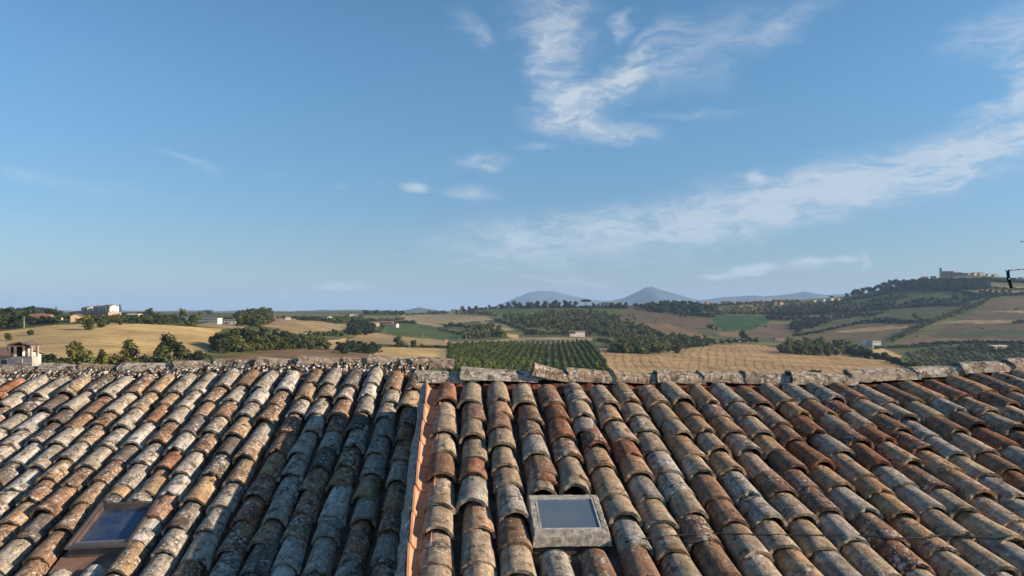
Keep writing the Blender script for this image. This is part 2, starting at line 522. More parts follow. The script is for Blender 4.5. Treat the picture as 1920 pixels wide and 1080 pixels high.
def build_terrain():
    xs = np.arange(XN[0], XN[-1] + 1, 3.2)
    ds = np.exp(np.linspace(math.log(DN[0]), math.log(DN[-1] * 0.999), 360))
    # finer rings where the ground is seen
    ds = np.concatenate([ds[ds < 240], np.exp(np.linspace(math.log(240), math.log(2900), 300)), ds[ds > 2900]])
    XX, DD = np.meshgrid(xs, ds)
    Z = ground_z(XX, DD)
    X = (XX - 960) / F * DD
    row = HOR - Z * F / DD
    colr = np.empty(X.shape + (4,), np.float32)
    colr[..., :3] = (.098, .105, .042)
    colr[..., 3] = 0.0
    vary = vnoise(X / 55, DD / 55, 21)
    colr[..., :3] += (np.array([.10, .07, .02]) * np.clip(vnoise(X / 160, DD / 160, 22) * 2, 0, 1)[..., None])
    # wobble the outlines a little so that no field edge is ruler straight
    wx = 3.0 * vnoise(X / 30, DD / 40, 31)
    wy = 1.6 * vnoise(X / 26, DD / 36, 32)
    far = DD < 3200
    for k, (c, poly) in enumerate(FIELDS):
        m = inside(poly, XX + wx, row + wy) & far
        colr[m, 0], colr[m, 1], colr[m, 2] = c
        colr[m, 3] = 1.0 if c == WHEAT else 0.8 if c == WHEAT2 else (0.35 if c in (GOLD, TAN, PALE, BROWN, EARTH) else 0.0)
    colr[..., :3] *= .88 * (1 + 0.22 * vary)[..., None]
    nr, nc = X.shape
    V = np.stack([X, DD, Z], -1).reshape(-1, 3)
    idx = np.arange(nr * nc).reshape(nr, nc)
    Q = np.stack([idx[:-1, :-1], idx[:-1, 1:], idx[1:, 1:], idx[1:, :-1]], -1).reshape(-1, 4)
    m, N, bs = new_mat('farmland', 0.95)
    bs.inputs['Specular IOR Level'].default_value = 0.08
    at = N.n('ShaderNodeAttribute', attribute_name='crop')
    pos = N.n('ShaderNodeNewGeometry').outputs['Position']
    n1 = N.ramp(N.noise(pos, 0.035, 6.0, 0.65), 0.28, 0.72, 0.72, 1.28)
    n2 = N.ramp(N.noise(pos, 0.4, 4.0, 0.7), 0.25, 0.75, 0.8, 1.2)
    # tractor lines in the standing corn: pairs of dark wheel tracks every 9 m, bent slightly by the ground
    bend = N.vmath('MULTIPLY', N.vmath('SUBTRACT', N.noise(pos, 0.006, 2.0, 0.5, out=1), (.5, .5, .5)), (22, 0, 0))
    pb = N.vmath('ADD', pos, bend)
    pr = N.mix(N.ramp(at.outputs['Alpha'], .86, .94), N.mapping(pb, rot=(0, 0, math.radians(15.2))), N.mapping(pb, rot=(0, 0, math.radians(7.5))))
    sx = N.n('ShaderNodeSeparateXYZ')
    N.put(sx.inputs[0], pr)
    ph = N.math('FRACT', N.math('DIVIDE', sx.outputs[0], 9.0))
    tr = N.math('ABSOLUTE', N.math('SUBTRACT', ph, 0.5))
    line = N.ramp(N.math('ABSOLUTE', N.math('SUBTRACT', tr, 0.07)), 0.04, 0.10, 1.0, 0.0)
    drill = N.ramp(N.noise(N.mapping(pr, scale=(0.9, 0.012, 1)), 1.0, 3.0, 0.6), 0.3, 0.7, 0.78, 1.2)
    brk = N.ramp(N.noise(pos, 0.006, 2.0, 0.5), 0.30, 0.6, .35, 1.0)
    lf = N.math('MULTIPLY', N.math('MULTIPLY', line, brk), N.math('MULTIPLY', at.outputs['Alpha'], 0.42))
    f = N.math('MULTIPLY', n1, n2)
    drillf = N.math('ADD', N.math('MULTIPLY', N.math('SUBTRACT', drill, 1.0), at.outputs['Alpha']), 1.0)
    f = N.math('MULTIPLY', N.math('MULTIPLY', f, drillf), N.math('SUBTRACT', 1.0, lf))
    N.put(bs.inputs['Base Color'], N.vmath('SCALE', at.outputs['Color'], scale=f))
    me = mesh_np('hills', V, Q, [m], smooth=True)
    ca = me.color_attributes.new('crop', 'FLOAT_COLOR', 'POINT')
    ca.data.foreach_set('color', colr.reshape(-1))
    return tag(link('hills', me), 'rolling farmland hills with fields', kind='structure')


build_terrain()

# one sheet of low ground that runs on to the horizon all round
gm = plain_mat('far_ground', (.13, .13, .06), 0.95, 0.3, 0.002)
R = 40000.0
ring = [(R * math.cos(a), R * math.sin(a), -150.0) for a in np.linspace(0, 2 * math.pi, 64, endpoint=False)]
tag(link('ground', mesh_from('ground', ring, [tuple(range(64))], [gm], smooth=False)), kind='structure')

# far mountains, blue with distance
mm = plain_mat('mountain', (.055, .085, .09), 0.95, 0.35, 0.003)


def mountain(name, pts, d, seed):
    """a ridge whose crest is seen along pts, with flanks towards and away from the window"""
    xs = np.linspace(pts[0][0], pts[-1][0], 110)
    ys = np.interp(xs, [p[0] for p in pts], [p[1] for p in pts])
    for _ in range(1):
        ys[1:-1] = (ys[:-2] + 2 * ys[1:-1] + ys[2:]) / 4
    X = (xs - 960) / F * d
    top = (HOR - ys) / F * d
    rows = np.linspace(-1, 1, 31)
    V = []
    for r in rows:
        prof = (1 - abs(r)) ** 1.25
        dy = d + r * 2600
        nz = 60 * vnoise(X / 420, np.full_like(X, dy / 420), seed) + 26 * vnoise(X / 130, np.full_like(X, dy / 150), seed + 1)
        z = -150 + (top + 150) * prof + nz * prof * (1 - prof) * 3 + nz * 0.12
        V.append(np.stack([X, np.full_like(X, dy), z], -1))
    V = np.array(V)
    nr, nc = V.shape[:2]
    idx = np.arange(nr * nc).reshape(nr, nc)
    Q = np.stack([idx[:-1, :-1], idx[:-1, 1:], idx[1:, 1:], idx[1:, :-1]], -1).reshape(-1, 4)
    tag(link(name, mesh_np(name, V.reshape(-1, 3), Q, [mm], smooth=True)), kind='structure')


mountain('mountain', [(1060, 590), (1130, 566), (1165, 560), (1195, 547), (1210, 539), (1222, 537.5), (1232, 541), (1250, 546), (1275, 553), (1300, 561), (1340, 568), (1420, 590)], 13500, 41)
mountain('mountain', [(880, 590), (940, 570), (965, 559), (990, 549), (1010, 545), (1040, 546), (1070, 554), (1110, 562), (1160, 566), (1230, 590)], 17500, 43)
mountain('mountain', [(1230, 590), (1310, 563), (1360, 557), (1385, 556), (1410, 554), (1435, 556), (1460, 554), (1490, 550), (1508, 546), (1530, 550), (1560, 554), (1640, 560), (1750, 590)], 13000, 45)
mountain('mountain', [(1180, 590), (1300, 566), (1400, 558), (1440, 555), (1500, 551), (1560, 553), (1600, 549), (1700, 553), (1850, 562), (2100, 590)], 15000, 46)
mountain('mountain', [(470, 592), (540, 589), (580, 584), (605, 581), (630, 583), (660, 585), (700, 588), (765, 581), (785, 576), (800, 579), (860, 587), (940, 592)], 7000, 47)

# ------------------------------------------------------------------ the two old roofs
def tile_material(name):
    m, N, bs = new_mat(name, 0.93)
    bs.inputs['Specular IOR Level'].default_value = 0.12
    oi = N.n('ShaderNodeObjectInfo')
    co = N.n('ShaderNodeTexCoord').outputs['Object']
    off = N.math('MULTIPLY', oi.outputs['Random'], 57.0)
    ob = N.n('ShaderNodeCombineXYZ')
    for i in range(3):
        N.put(ob.inputs[i], off)
    grow = N.ramp(N.math('FRACT', N.math('MULTIPLY', oi.outputs['Random'], 71.3)), 0, 1, .62, 1.5, smooth=False)
    p = N.vmath('ADD', N.vmath('SCALE', co, scale=grow), ob.outputs[0])
    lich = oi.outputs['Alpha']
    base = oi.outputs['Color']
    # burnt clay: streaks along the tile and mottling
    streak = N.ramp(N.noise(N.mapping(p, scale=(26, 4, 26)), 1.0, 4.0, 0.6), 0.3, 0.72, 0.68, 1.22)
    mott = N.ramp(N.noise(p, 19.0, 6.0, 0.75), 0.3, 0.7, 0.60, 1.32)
    c = N.vmath('SCALE', base, scale=N.math('MULTIPLY', streak, mott))
    # clay showing redder where the skin has worn
    worn = N.ramp(N.noise(N.vmath('ADD', p, (3.1, 7.7, 1.3)), 9.0, 3.0, 0.65), 0.54, 0.66)
    c = N.mix(N.math('MULTIPLY', worn, 0.45), c, (.29, .165, .09, 1))
    # black crust of algae
    dk = N.noise(N.vmath('ADD', p, (9.1, 2.2, 5.3)), 12.0, 5.0, 0.74)
    dkm = N.ramp(N.math('ADD', dk, N.math('MULTIPLY', N.math('SUBTRACT', lich, 0.5), 0.10)), 0.545, 0.62)
    c = N.mix(N.math('MULTIPLY', dkm, 0.78), c, (.045, .038, .030, 1))
    # grey-white lichen rosettes
    warp = N.vmath('ADD', p, N.vmath('SCALE', N.noise(p, 45.0, 3.0, 0.6, out=1), scale=0.02))
    v1 = N.voronoi(warp, 21.0)
    sel = N.noise(N.vmath('ADD', p, (4.4, 8.1, 2.7)), 8.0, 4.0, 0.6)
    lm = N.math('MULTIPLY', N.ramp(v1, 0.42, 0.20), N.ramp(N.math('ADD', sel, N.math('MULTIPLY', N.math('SUBTRACT', lich, 0.5), 0.30)), 0.50, 0.60))
    c = N.mix(N.math('MULTIPLY', lm, 0.80), c, (.49, .48, .44, 1))
    v2 = N.voronoi(N.vmath('ADD', warp, (1.7, 3.3, 0.6)), 62.0)
    lm2 = N.math('MULTIPLY', N.ramp(v2, 0.34, 0.18), N.ramp(N.math('ADD', sel, N.math('MULTIPLY', N.math('SUBTRACT', lich, 0.5), 0.25)), 0.44, 0.56))
    c = N.mix(N.math('MULTIPLY', lm2, 0.75), c, (.60, .59, .55, 1))
    # a few ochre spots
    v3 = N.noise(N.vmath('ADD', p, (6.6, 1.2, 9.4)), 24.0, 4.0, 0.6)
    om = N.math('MULTIPLY', N.ramp(v3, 0.66, 0.72), lich)
    c = N.mix(N.math('MULTIPLY', om, 0.7), c, (.38, .19, .045, 1))
    c = N.vmath('MULTIPLY', c, (1.0, .968, .945))
    N.put(bs.inputs['Base Color'], c)
    h = N.math('ADD', N.math('MULTIPLY', N.noise(p, 60.0, 6.0, 0.7), 1.0), N.math('MULTIPLY', lm, 0.35))
    h = N.math('ADD', h, N.math('MULTIPLY', N.noise(p, 14.0, 3.0, 0.6), 1.6))
    b = N.n('ShaderNodeBump')
    b.inputs['Strength'].default_value = 0.9
    b.inputs['Distance'].default_value = 0.008
    N.put(b.inputs['Height'], h)
    N.put(bs.inputs['Normal'], b.outputs[0])
    return m


M_TILE = tile_material('weathered_clay')
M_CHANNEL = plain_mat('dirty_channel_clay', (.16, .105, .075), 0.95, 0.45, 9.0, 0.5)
M_DECK = plain_mat('roof_boards', (.07, .045, .032), 0.95, 0.35, 5.0, 0.3)
M_MORTAR = plain_mat('grey_mortar', (.36, .33, .285), 0.95, 0.45, 30.0, 1.0)
M_RIDGEBED = plain_mat('red_mortar_bed', (.13, .05, .028), 0.95, 0.45, 12.0, 0.8)
M_NEWCLAY = plain_mat('new_terracotta', (.50, .265, .15), 0.9, 0.14, 7.0, 0.2)
M_WALL = plain_mat('old_brick_render', (.36, .27, .19), 0.95, 0.3, 2.0, 0.4)


def coppo(name, w0, w1, h0, h1, L, th, rs, ns=10, nl=3, chip=0.012):
    """barrel tile: y runs from the narrow upper end (0) to the wide lower end (L), open side down"""
    rr = random.Random(rs)
    chips = [rr.uniform(-chip, chip * 0.5) for _ in range(ns + 1)]
    if rr.random() < 0.3:
        k = rr.randrange(ns)
        chips[k] -= chip * 2.2
        chips[k + 1] -= chip * 1.2
    bend = rr.uniform(-.006, .006)
    pw = rr.uniform(0.88, 1.08)
    V, Fc = [], []

    def ring(s, inset, wob):
        w = (w0 + (w1 - w0) * s) / 2 - inset
        h = (h0 + (h1 - h0) * s) - inset
        out = []
        for i in range(ns + 1):
            a = math.pi * i / ns
            cx, sz = -math.cos(a), max(math.sin(a), 0.0)
            x = w * math.copysign(abs(cx) ** 0.92, cx)
            z = h * sz ** pw
            y = L * s + (chips[i] if s == 1 else 0)
            z += bend * math.sin(math.pi * s) + wob * math.sin(3.1 * i + 5 * s + rs)
            out.append((x, y, z))
        return out

    def strip(r0, r1, flip=False):
        b = len(V)
        V.extend(r0); V.extend(r1)
        n = len(r0)
        for i in range(n - 1):
            q = (b + i, b + i + 1, b + n + i + 1, b + n + i)
            Fc.append(q if not flip else q[::-1])
    # outer skin shares its vertices so that it shades round
    b = len(V)
    for j in range(nl + 1):
        V.extend(ring(j / nl, 0, 0.0016))
    n = ns + 1
    for j in range(nl):
        for i in range(ns):
            Fc.append((b + j * n + i, b + (j + 1) * n + i, b + (j + 1) * n + i + 1, b + j * n + i + 1))
    strip(ring(0, th, 0), ring(1, th, 0))
    strip(ring(1, 0, 0.0016), ring(1, th, 0), True)
    strip(ring(0, 0, 0.0016), ring(0, th, 0))
    for i in (0, ns):
        a0, a1 = ring(0, 0, 0.0016)[i], ring(1, 0, 0.0016)[i]
        b0, b1 = ring(0, th, 0)[i], ring(1, th, 0)[i]
        bb = len(V)
        V.extend([a0, a1, b1, b0])
        Fc.append((bb, bb + 1, bb + 2, bb + 3) if i else (bb + 3, bb + 2, bb + 1, bb))
    me = mesh_from(name, V, Fc, [M_TILE], smooth=True)
    return me


TILES = [coppo('roof_tile', .158 + random.uniform(-.006, .006), .200 + random.uniform(-.007, .007), .072, .090 + random.uniform(-.004, .006), .45, .019, 100 + k, chip=random.choice((.010, .014, .022))) for k in range(12)]
RIDGES = [coppo('ridge_tile', .20, .23 + random.uniform(-.01, .01), .088, .102 + random.uniform(-.006, .006), .50, .018, 300 + k, ns=10, nl=3, chip=0.016) for k in range(6)]
CHAN_TILE = coppo('channel_tile', .17, .145, .062, .055, .42, .013, 77, ns=10, nl=2, chip=0.008)
CHAN_TILE.materials[0] = M_NEWCLAY


class Roof:
    def __init__(self, yaw, slope, off, ridge_t, sag):
        self.u = Vector((math.sin(yaw), math.cos(yaw), 0))
        self.r = Vector((math.cos(yaw), -math.sin(yaw), 0))
        self.s, self.off, self.rt, self.sag = slope, off, ridge_t, sag

    def p(self, a, t, up=0.0):
        """point above the tile bed: a along the ridge, t towards it; up is measured upwards"""
        v = self.r * a + self.u * t
        if t <= self.rt:
            z = self.s * t + self.off
        else:
            z = self.s * self.rt + self.off - self.s * (t - self.rt)
        v.z = z + self.sag(a) + up
        return v

    def frame(self, a, t, tilt=0.0, twist=0.0, roll=0.0, up=0.0):
        """matrix whose y axis runs down the slope"""
        down = Vector((-self.u.x, -self.u.y, -self.s)).normalized()
        x = (self.p(a + .05, t) - self.p(a - .05, t)).normalized()
        n = down.cross(x)
        if n.z < 0:
            n = -n
        x = down.cross(n)
        if x.dot(self.r) < 0:
            # keep a right-handed basis with y down the slope
            x = -x
        m = Matrix((( -x.x, down.x, n.x, 0), (-x.y, down.y, n.y, 0), (-x.z, down.z, n.z, 0), (0, 0, 0, 1)))
        if m.to_3x3().determinant() < 0:
            m = Matrix(((x.x, down.x, n.x, 0), (x.y, down.y, n.y, 0), (x.z, down.z, n.z, 0), (0, 0, 0, 1)))
        m = m @ Euler((tilt, roll, twist)).to_matrix().to_4x4()
        m.translation = self.p(a, t, up)
        return m


def sag_right(a):
    return -.034 * math.exp(-((a - 2.9) / 1.1) ** 2) + .062 * max(0, min(1.6, (a - 3.4) / 1.4)) ** 1.4 + .006 * math.sin(a * 3.1)


def sag_left(a):
    return -.085 * max(0, (-1.6 - a) / 3.4) ** 1.3 + .006 * math.sin(a * 2.7 + 1) + .012 * math.exp(-((a + 1.1) / .3) ** 2)


CREST = 0.098
ROOF_R = Roof(math.atan((868 - 960) / F), 0.300, -2.446 - CREST, 6.26, sag_right)
ROOF_L = Roof(math.atan((899 - 960) / F), 0.390, -3.521 - CREST, 7.62, sag_left)
PAL_R = [((.34, .275, .195), 28), ((.37, .25, .15), 15), ((.23, .15, .10), 18), ((.32, .295, .25), 20), ((.24, .12, .072), 9), ((.43, .335, .225), 10)]
PAL_L = [((.36, .325, .265), 32), ((.27, .17, .105), 28), ((.50, .475, .415), 11), ((.15, .13, .112), 13), ((.35, .25, .15), 13), ((.26, .13, .075), 3)]


PAL_RIDGE = [((.34, .28, .205), 40), ((.31, .235, .16), 25), ((.42, .375, .30), 30)]


def pick(pal):
    r = random.uniform(0, sum(w for _, w in pal))
    for c, w in pal:
        r -= w
        if r <= 0:
            break
    f = random.uniform(.86, 1.14)
    return tuple(v * f for v in c)


def in_view(p, margin=30):
    if p.y < 0.3:
        return False
    x, y = 960 + p.x / p.y * F, HOR - p.z / p.y * F
    return -margin < x < 1920 + margin and 300 < y < 1080 + margin


def fan(mesh_list):
    """join transformed copies of meshes into one vertex/face list"""
    V, Fc = [], []
    for me, m in mesh_list:
        b = len(V)
        V.extend([tuple(m @ v.co) for v in me.vertices])
        Fc.extend([tuple(b + i for i in p.vertices) for p in me.polygons])
    return V, Fc


def build_roof(house, roof, cols, pitch, a0, t_low, palette, lich, gaps, a_min, a_max, back, first, wide=1.0):
    """tiles, channels and boards of one roof; cols are column numbers, gaps are (k, t_hi, t_lo, start) holes for skylights"""
    # boards under the tiles, both slopes
    mb = MB()
    na = 24
    As = [a_min + (a_max - a_min) * i / na for i in range(na + 1)]
    Ts = [t_low, roof.rt, roof.rt + back]
    top = [[roof.p(a, t, -.035) for t in Ts] for a in As]
    bot = [[roof.p(a, t, -.16) for t in Ts] for a in As]
    V = [v for r in top for v in r] + [v for r in bot for v in r]
    nb = len(As) * 3
    Fs = []
    for i in range(na):
        for j in range(2):
            q = (i * 3 + j, (i + 1) * 3 + j, (i + 1) * 3 + j + 1, i * 3 + j + 1)
            Fs.append(q)
            Fs.append(tuple(nb + k for k in q[::-1]))
    for i in range(na):
        for j in (0, 2):
            q = (i * 3 + j, nb + i * 3 + j, nb + (i + 1) * 3 + j, (i + 1) * 3 + j)
            Fs.append(q if j == 0 else q[::-1])
    for i in (0, na):
        for j in range(2):
            q = (i * 3 + j, i * 3 + j + 1, nb + i * 3 + j + 1, nb + i * 3 + j)
            Fs.append(q if i == 0 else q[::-1])
    ro = mb.add(V, Fs).build('roof', M_DECK, house)
    # cover tiles
    seen, rest = [], []
    for k in cols:
        a = a0 + pitch * k + random.uniform(-.008, .008)
        lean = random.uniform(-.004, .004)
        t = roof.rt - first + random.uniform(-.05, .05)      # lower end of the topmost tile
        starts = []
        while t > t_low:
            starts.append(t - (random.uniform(.03, .06) if random.random() < .07 else 0))
            t -= .268 + random.uniform(-.042, .046)
        hole = [g for g in gaps if g[0] == k]
        for g in hole:
            starts = [s for s in starts if s > g[1] or s < g[3] - .30]
            above = [s for s in starts if s > g[1]]
            t = g[3] - .395
            starts = [s for s in starts if s > g[1] + .10] + [g[1] + .03, g[1] - .055]
            while t > t_low:
                starts.append(t)
                t -= .268 + random.uniform(-.03, .035)
        for s in starts:
            ln = .45
            top_t = s + ln * .955
            if top_t > roof.rt + .02:
                ln_shift = top_t - roof.rt - .02
            me = random.choice(TILES)
            m = roof.frame(a + lean * (roof.rt - s) + random.uniform(-.006, .006), s + .43, tilt=.070 + random.uniform(-.016, .018),
                           twist=random.gauss(0, .026), roll=random.gauss(0, .055), up=.004 + random.uniform(0, .006))
            m = m @ Matrix.Diagonal((wide * random.uniform(.93, 1.06), 1, random.uniform(.90, 1.10), 1))
            tip = m @ Vector((0, .45, .08))
            (seen if in_view(tip) or in_view(m @ Vector((0, .2, .07))) else rest).append((me, m, tip))
    seen.sort(key=lambda q: q[2].length)
    for q in seen[300:]:
        rest.append(q)
    n_ = 0
    for me, m, tip in seen[:300]:
        o = link('roof_tile', me, ro, m)
        o.color = (*pick(palette), min(1, max(0, random.gauss(lich, .24))))
        n_ += 1
    if rest:
        V, Fc = fan([(me, m) for me, m, _ in rest])
        o = link('roof_tiles', mesh_from('roof_tiles', V, Fc, [M_TILE]), ro)
        o.color = (*palette[0][0], lich)
        tag(o, kind='stuff')
    # channel tiles between the columns: laid hollow side up, one joined part
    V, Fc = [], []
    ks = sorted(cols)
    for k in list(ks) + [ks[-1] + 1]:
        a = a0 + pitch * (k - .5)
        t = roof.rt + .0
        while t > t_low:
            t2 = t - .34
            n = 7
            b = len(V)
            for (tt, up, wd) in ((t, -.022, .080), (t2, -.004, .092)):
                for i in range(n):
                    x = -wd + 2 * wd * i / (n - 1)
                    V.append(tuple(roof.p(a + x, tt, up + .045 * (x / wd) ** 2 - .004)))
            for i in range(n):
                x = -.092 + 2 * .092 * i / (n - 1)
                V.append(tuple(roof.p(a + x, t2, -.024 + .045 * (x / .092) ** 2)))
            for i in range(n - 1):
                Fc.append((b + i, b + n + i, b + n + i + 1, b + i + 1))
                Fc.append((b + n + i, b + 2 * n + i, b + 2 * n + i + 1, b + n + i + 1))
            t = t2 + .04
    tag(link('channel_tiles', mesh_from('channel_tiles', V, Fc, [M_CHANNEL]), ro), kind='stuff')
    return ro


def ridge_line(roof, ro, px_cuts, t_off, lift, palette, lich, tilts):
    """ridge tiles laid end to end along the ridge; px_cuts are where the joints are seen"""
    def a_of(px):
        # point on the ridge seen in that column of the picture
        k = (px - 960) / F
        # (r*a + u*t).x = k * (r*a + u*t).y
        t = roof.rt + t_off
        return t * (k * roof.u.y - roof.u.x) / (roof.r.x - k * roof.r.y)
    for i in range(len(px_cuts) - 1):
        a0, a1 = a_of(px_cuts[i]), a_of(px_cuts[i + 1])
        ln = a1 - a0 + .05
        me = RIDGES[i % len(RIDGES)]
        p0, p1 = roof.p(a0 - .02, roof.rt, lift + .018), roof.p(a1 + .03, roof.rt, lift)
        p0 += roof.u * t_off; p1 += roof.u * t_off
        tl = tilts.get(i, 0)
        p0.z += max(tl, 0); p1.z += max(-tl, 0)
        # the wide end of each laps over the next on the left
        y = (p0 - p1)
        L = y.length
        y.normalize()
        z = Vector((0, 0, 1)); z = (z - y * z.dot(y)).normalized()
        x = y.cross(z)
        m = Matrix(((x.x, y.x, z.x, 0), (x.y, y.y, z.y, 0), (x.z, y.z, z.z, 0), (0, 0, 0, 1)))
        m = m @ Euler((0, random.uniform(-.06, .06), random.uniform(-.035, .035))).to_matrix().to_4x4() @ Matrix.Diagonal((1, L / .5, random.uniform(.94, 1.08), 1))
        m.translation = p1
        o = link('ridge_tile', me, ro, m)
        o.color = (*pick(palette), min(1, max(0, random.gauss(lich, .15))))


def crust(name, roof, ro, a0, a1, t0, t1, up0, up1, mat, seed, rough=.014, nx=None):
    """lumpy strip of mortar lying on the roof between t0 and t1"""
    nx = nx or int((a1 - a0) / .03)
    V, Fc = [], []
    prof = [(t0, -.05), (t0, up0), (t0 + (t1 - t0) * .4, (up0 + up1) / 2), (t1, up1), (t1, -.05)]
    rr = random.Random(seed)
    for i in range(nx + 1):
        a = a0 + (a1 - a0) * i / nx
        for j, (t, up) in enumerate(prof):
            k = 0 if j in (0, 4) else 1
            lump = .9 * rough * math.sin(a * 23 + j) + .8 * rough * math.sin(a * 57 + 2 * j)
            V.append(tuple(roof.p(a + rr.uniform(-.006, .006), t + k * (rr.uniform(-rough, rough) + lump), up + k * (rr.uniform(-rough, rough) * .7 + lump))))
    n = len(prof)
    for i in range(nx):
        for j in range(n - 1):
            Fc.append((i * n + j, (i + 1) * n + j, (i + 1) * n + j + 1, i * n + j + 1))
    return link(name, mesh_from(name, V, Fc, [mat], smooth=False), ro)


def house_shell(house, roof, a_min, a_max, t_low, back, z_base, mat):
    mb = MB()
    ts = (t_low + .25, roof.rt, roof.rt + back - .25)
    V = []
    for a in (a_min + .06, a_max - .06):
        for t in ts:
            v = roof.p(a, t, -.15)
            V += [tuple(v), (v.x, v.y, z_base)]
    Fs = [(0, 1, 3, 2), (2, 3, 5, 4), (6, 8, 9, 7), (8, 10, 11, 9), (0, 6, 7, 1), (4, 5, 11, 10)]
    mb.add(V, Fs).build('wall', mat, house)


# ---- right-hand house
house_r = tag(link('house', None), 'nearer old house whose tan clay-tiled roof carries the concrete-framed skylight', 'house')
R_AMIN, R_AMAX = -.36, 7.2
roof_r = build_roof(house_r, ROOF_R, range(0, 35), .21, -.136, 2.3, PAL_R, .40, [(3, 4.52, 3.9, 3.90), (4, 4.53, 3.9, 3.90)], R_AMIN, R_AMAX, 3.6, .215)
house_shell(house_r, ROOF_R, R_AMIN, R_AMAX, 2.3, 3.6, -9.0, M_WALL)
ridge_line(ROOF_R, roof_r, [782, 866, 1000, 1066, 1150, 1230, 1311, 1395, 1478, 1592, 1710, 1797, 1886, 1975, 2065], .06, .040, PAL_RIDGE, .85, {2: .05, 1: .02})
tag(crust('mortar', ROOF_R, roof_r, -.30, 7.1, 6.10, 6.36, .012, .075, M_RIDGEBED, 5, .008), 'dark red mortar bed under the ridge tiles')

# verge: a rendered kerb and a gully of newer terracotta along the left edge
V, Fc = [], []
rr = random.Random(9)
nt_ = 110
for i in range(nt_ + 1):
    t = 2.3 + (6.22 - 2.3) * i / nt_
    w = .010 * math.sin(t * 5.3) * math.sin(t * 2.1) + rr.uniform(-.003, .003)
    for (a, up) in ((-.352, -.75), (-.352 + w + rr.uniform(-.005, .005), .040 + rr.uniform(-.008, .008)), (-.322 + w + rr.uniform(-.004, .004), .090 + rr.uniform(-.008, .006)), (-.298 + w * .6 + rr.uniform(-.006, .004), .099 + rr.uniform(-.008, .006)), (-.288 + w * .6, .03)):
        V.append(tuple(ROOF_R.p(a, t, up)))
for i in range(nt_):
    for j in range(4):
        b = i * 5 + j
        Fc.append((b, b + 1, b + 6, b + 5))
Fc.append((0, 4, 3, 2, 1))
Fc.append(tuple(nt_ * 5 + j for j in range(5)))
kerb = link('verge_kerb', mesh_from('verge_kerb', V, Fc, [M_MORTAR], smooth=False), roof_r)
t = 6.12
gi = 0
while t > 2.4:
    m = ROOF_R.frame(-.228 + rr.uniform(-.004, .004), t + .02, tilt=-.02 + rr.uniform(-.01, .01), twist=rr.uniform(-.02, .02), roll=math.pi - .10, up=.090)
    # the hollow side faces up: the tile is rolled over
    o = link('channel_tile', CHAN_TILE, roof_r, m @ Matrix.Diagonal((.84, 1, 1, 1)))
    o.color = (.5, .24, .13, 0)
    t -= .30 + rr.uniform(-.03, .03)
    gi += 1

# ---- left-hand house
house_l = tag(link('house', None), 'lower old house whose lichen-grey tiled roof carries the brown metal skylight', 'house')
L_AMIN, L_AMAX = -7.6, -.46
roof_l = build_roof(house_l, ROOF_L, range(-1, 32), -.205, -.836, 3.3, PAL_L, .72, [(8, 5.52, 4.7, 4.86), (9, 5.52, 4.7, 4.84)], L_AMIN, L_AMAX, 3.4, .22, .95)
house_shell(house_l, ROOF_L, L_AMIN, L_AMAX, 3.3, 3.4, -9.5, M_WALL)
ridge_line(ROOF_L, roof_l, [-165, -75, 8, 84, 156, 232, 332, 408, 487, 566, 648, 694, 772, 846], .07, .042, PAL_RIDGE, 1.0, {11: .02})
def rubble_mat():
    m, N, bs = new_mat('lichen_mortar', .95)
    co = N.n('ShaderNodeTexCoord').outputs['Object']
    v = N.n('ShaderNodeTexVoronoi')
    N.put(v.inputs['Vector'], N.vmath('ADD', co, N.vmath('SCALE', N.noise(co, 30.0, 3.0, .6, out=1), scale=.03)))
    v.inputs['Scale'].default_value = 34.0
    sp = N.n('ShaderNodeSeparateXYZ')
    N.put(sp.inputs[0], v.outputs['Color'])
    c = N.mix(N.ramp(sp.outputs[0], .45, .62), (.20, .125, .08, 1), (.34, .28, .21, 1))
    c = N.mix(N.ramp(sp.outputs[1], .70, .78), c, (.62, .58, .50, 1))
    c = N.mix(N.ramp(v.outputs['Distance'], .42, .62), c, (.05, .04, .033, 1))
    N.put(bs.inputs['Base Color'], N.vmath('SCALE', c, scale=N.ramp(N.noise(co, 14.0, 5.0, .7), .3, .7, .7, 1.3)))
    b = N.n('ShaderNodeBump')
    b.inputs['Strength'].default_value = 1.0
    b.inputs['Distance'].default_value = .02
    N.put(b.inputs['Height'], N.math('SUBTRACT', 1.0, v.outputs['Distance']))
    N.put(bs.inputs['Normal'], b.outputs[0])
    return m


M_LM = rubble_mat()
crust('mortar', ROOF_L, roof_l, -7.5, -.5, 7.44, 7.74, .040, .105, M_LM, 6, .015, nx=300)
crust('mortar', ROOF_L, roof_l, -7.5, -.5, 7.53, 7.72, .085, .135, M_LM, 16, .014, nx=320)
crust('mortar', ROOF_L, roof_l, -.60, -.47, 3.4, 7.5, .03, .05, plain_mat('dark_mortar', (.14, .12, .10), .95, .5, 12.0, 1.0), 8, .02, nx=6)

# ------------------------------------------------------------------ skylights, chimney, aerial, cable
def glass_mat(name, col, rough=0.06):
    m, N, bs = new_mat(name, rough)
    co = N.n('ShaderNodeTexCoord').outputs['Object']
    dirt = N.ramp(N.noise(co, 7.0, 5.0, 0.65), 0.35, 0.75)
    N.put(bs.inputs['Base Color'], N.mix(N.math('MULTIPLY', dirt, 0.35), (*col, 1), (.16, .17, .17, 1)))
    N.put(bs.inputs['Roughness'], N.ramp(dirt, 0, 1, rough, rough + .22))
    bs.inputs['Specular IOR Level'].default_value = 0.9
    bs.inputs['IOR'].default_value = 1.52
    bs.inputs['Coat Weight'].default_value = 0.6
    bs.inputs['Coat Roughness'].default_value = 0.05
    return m


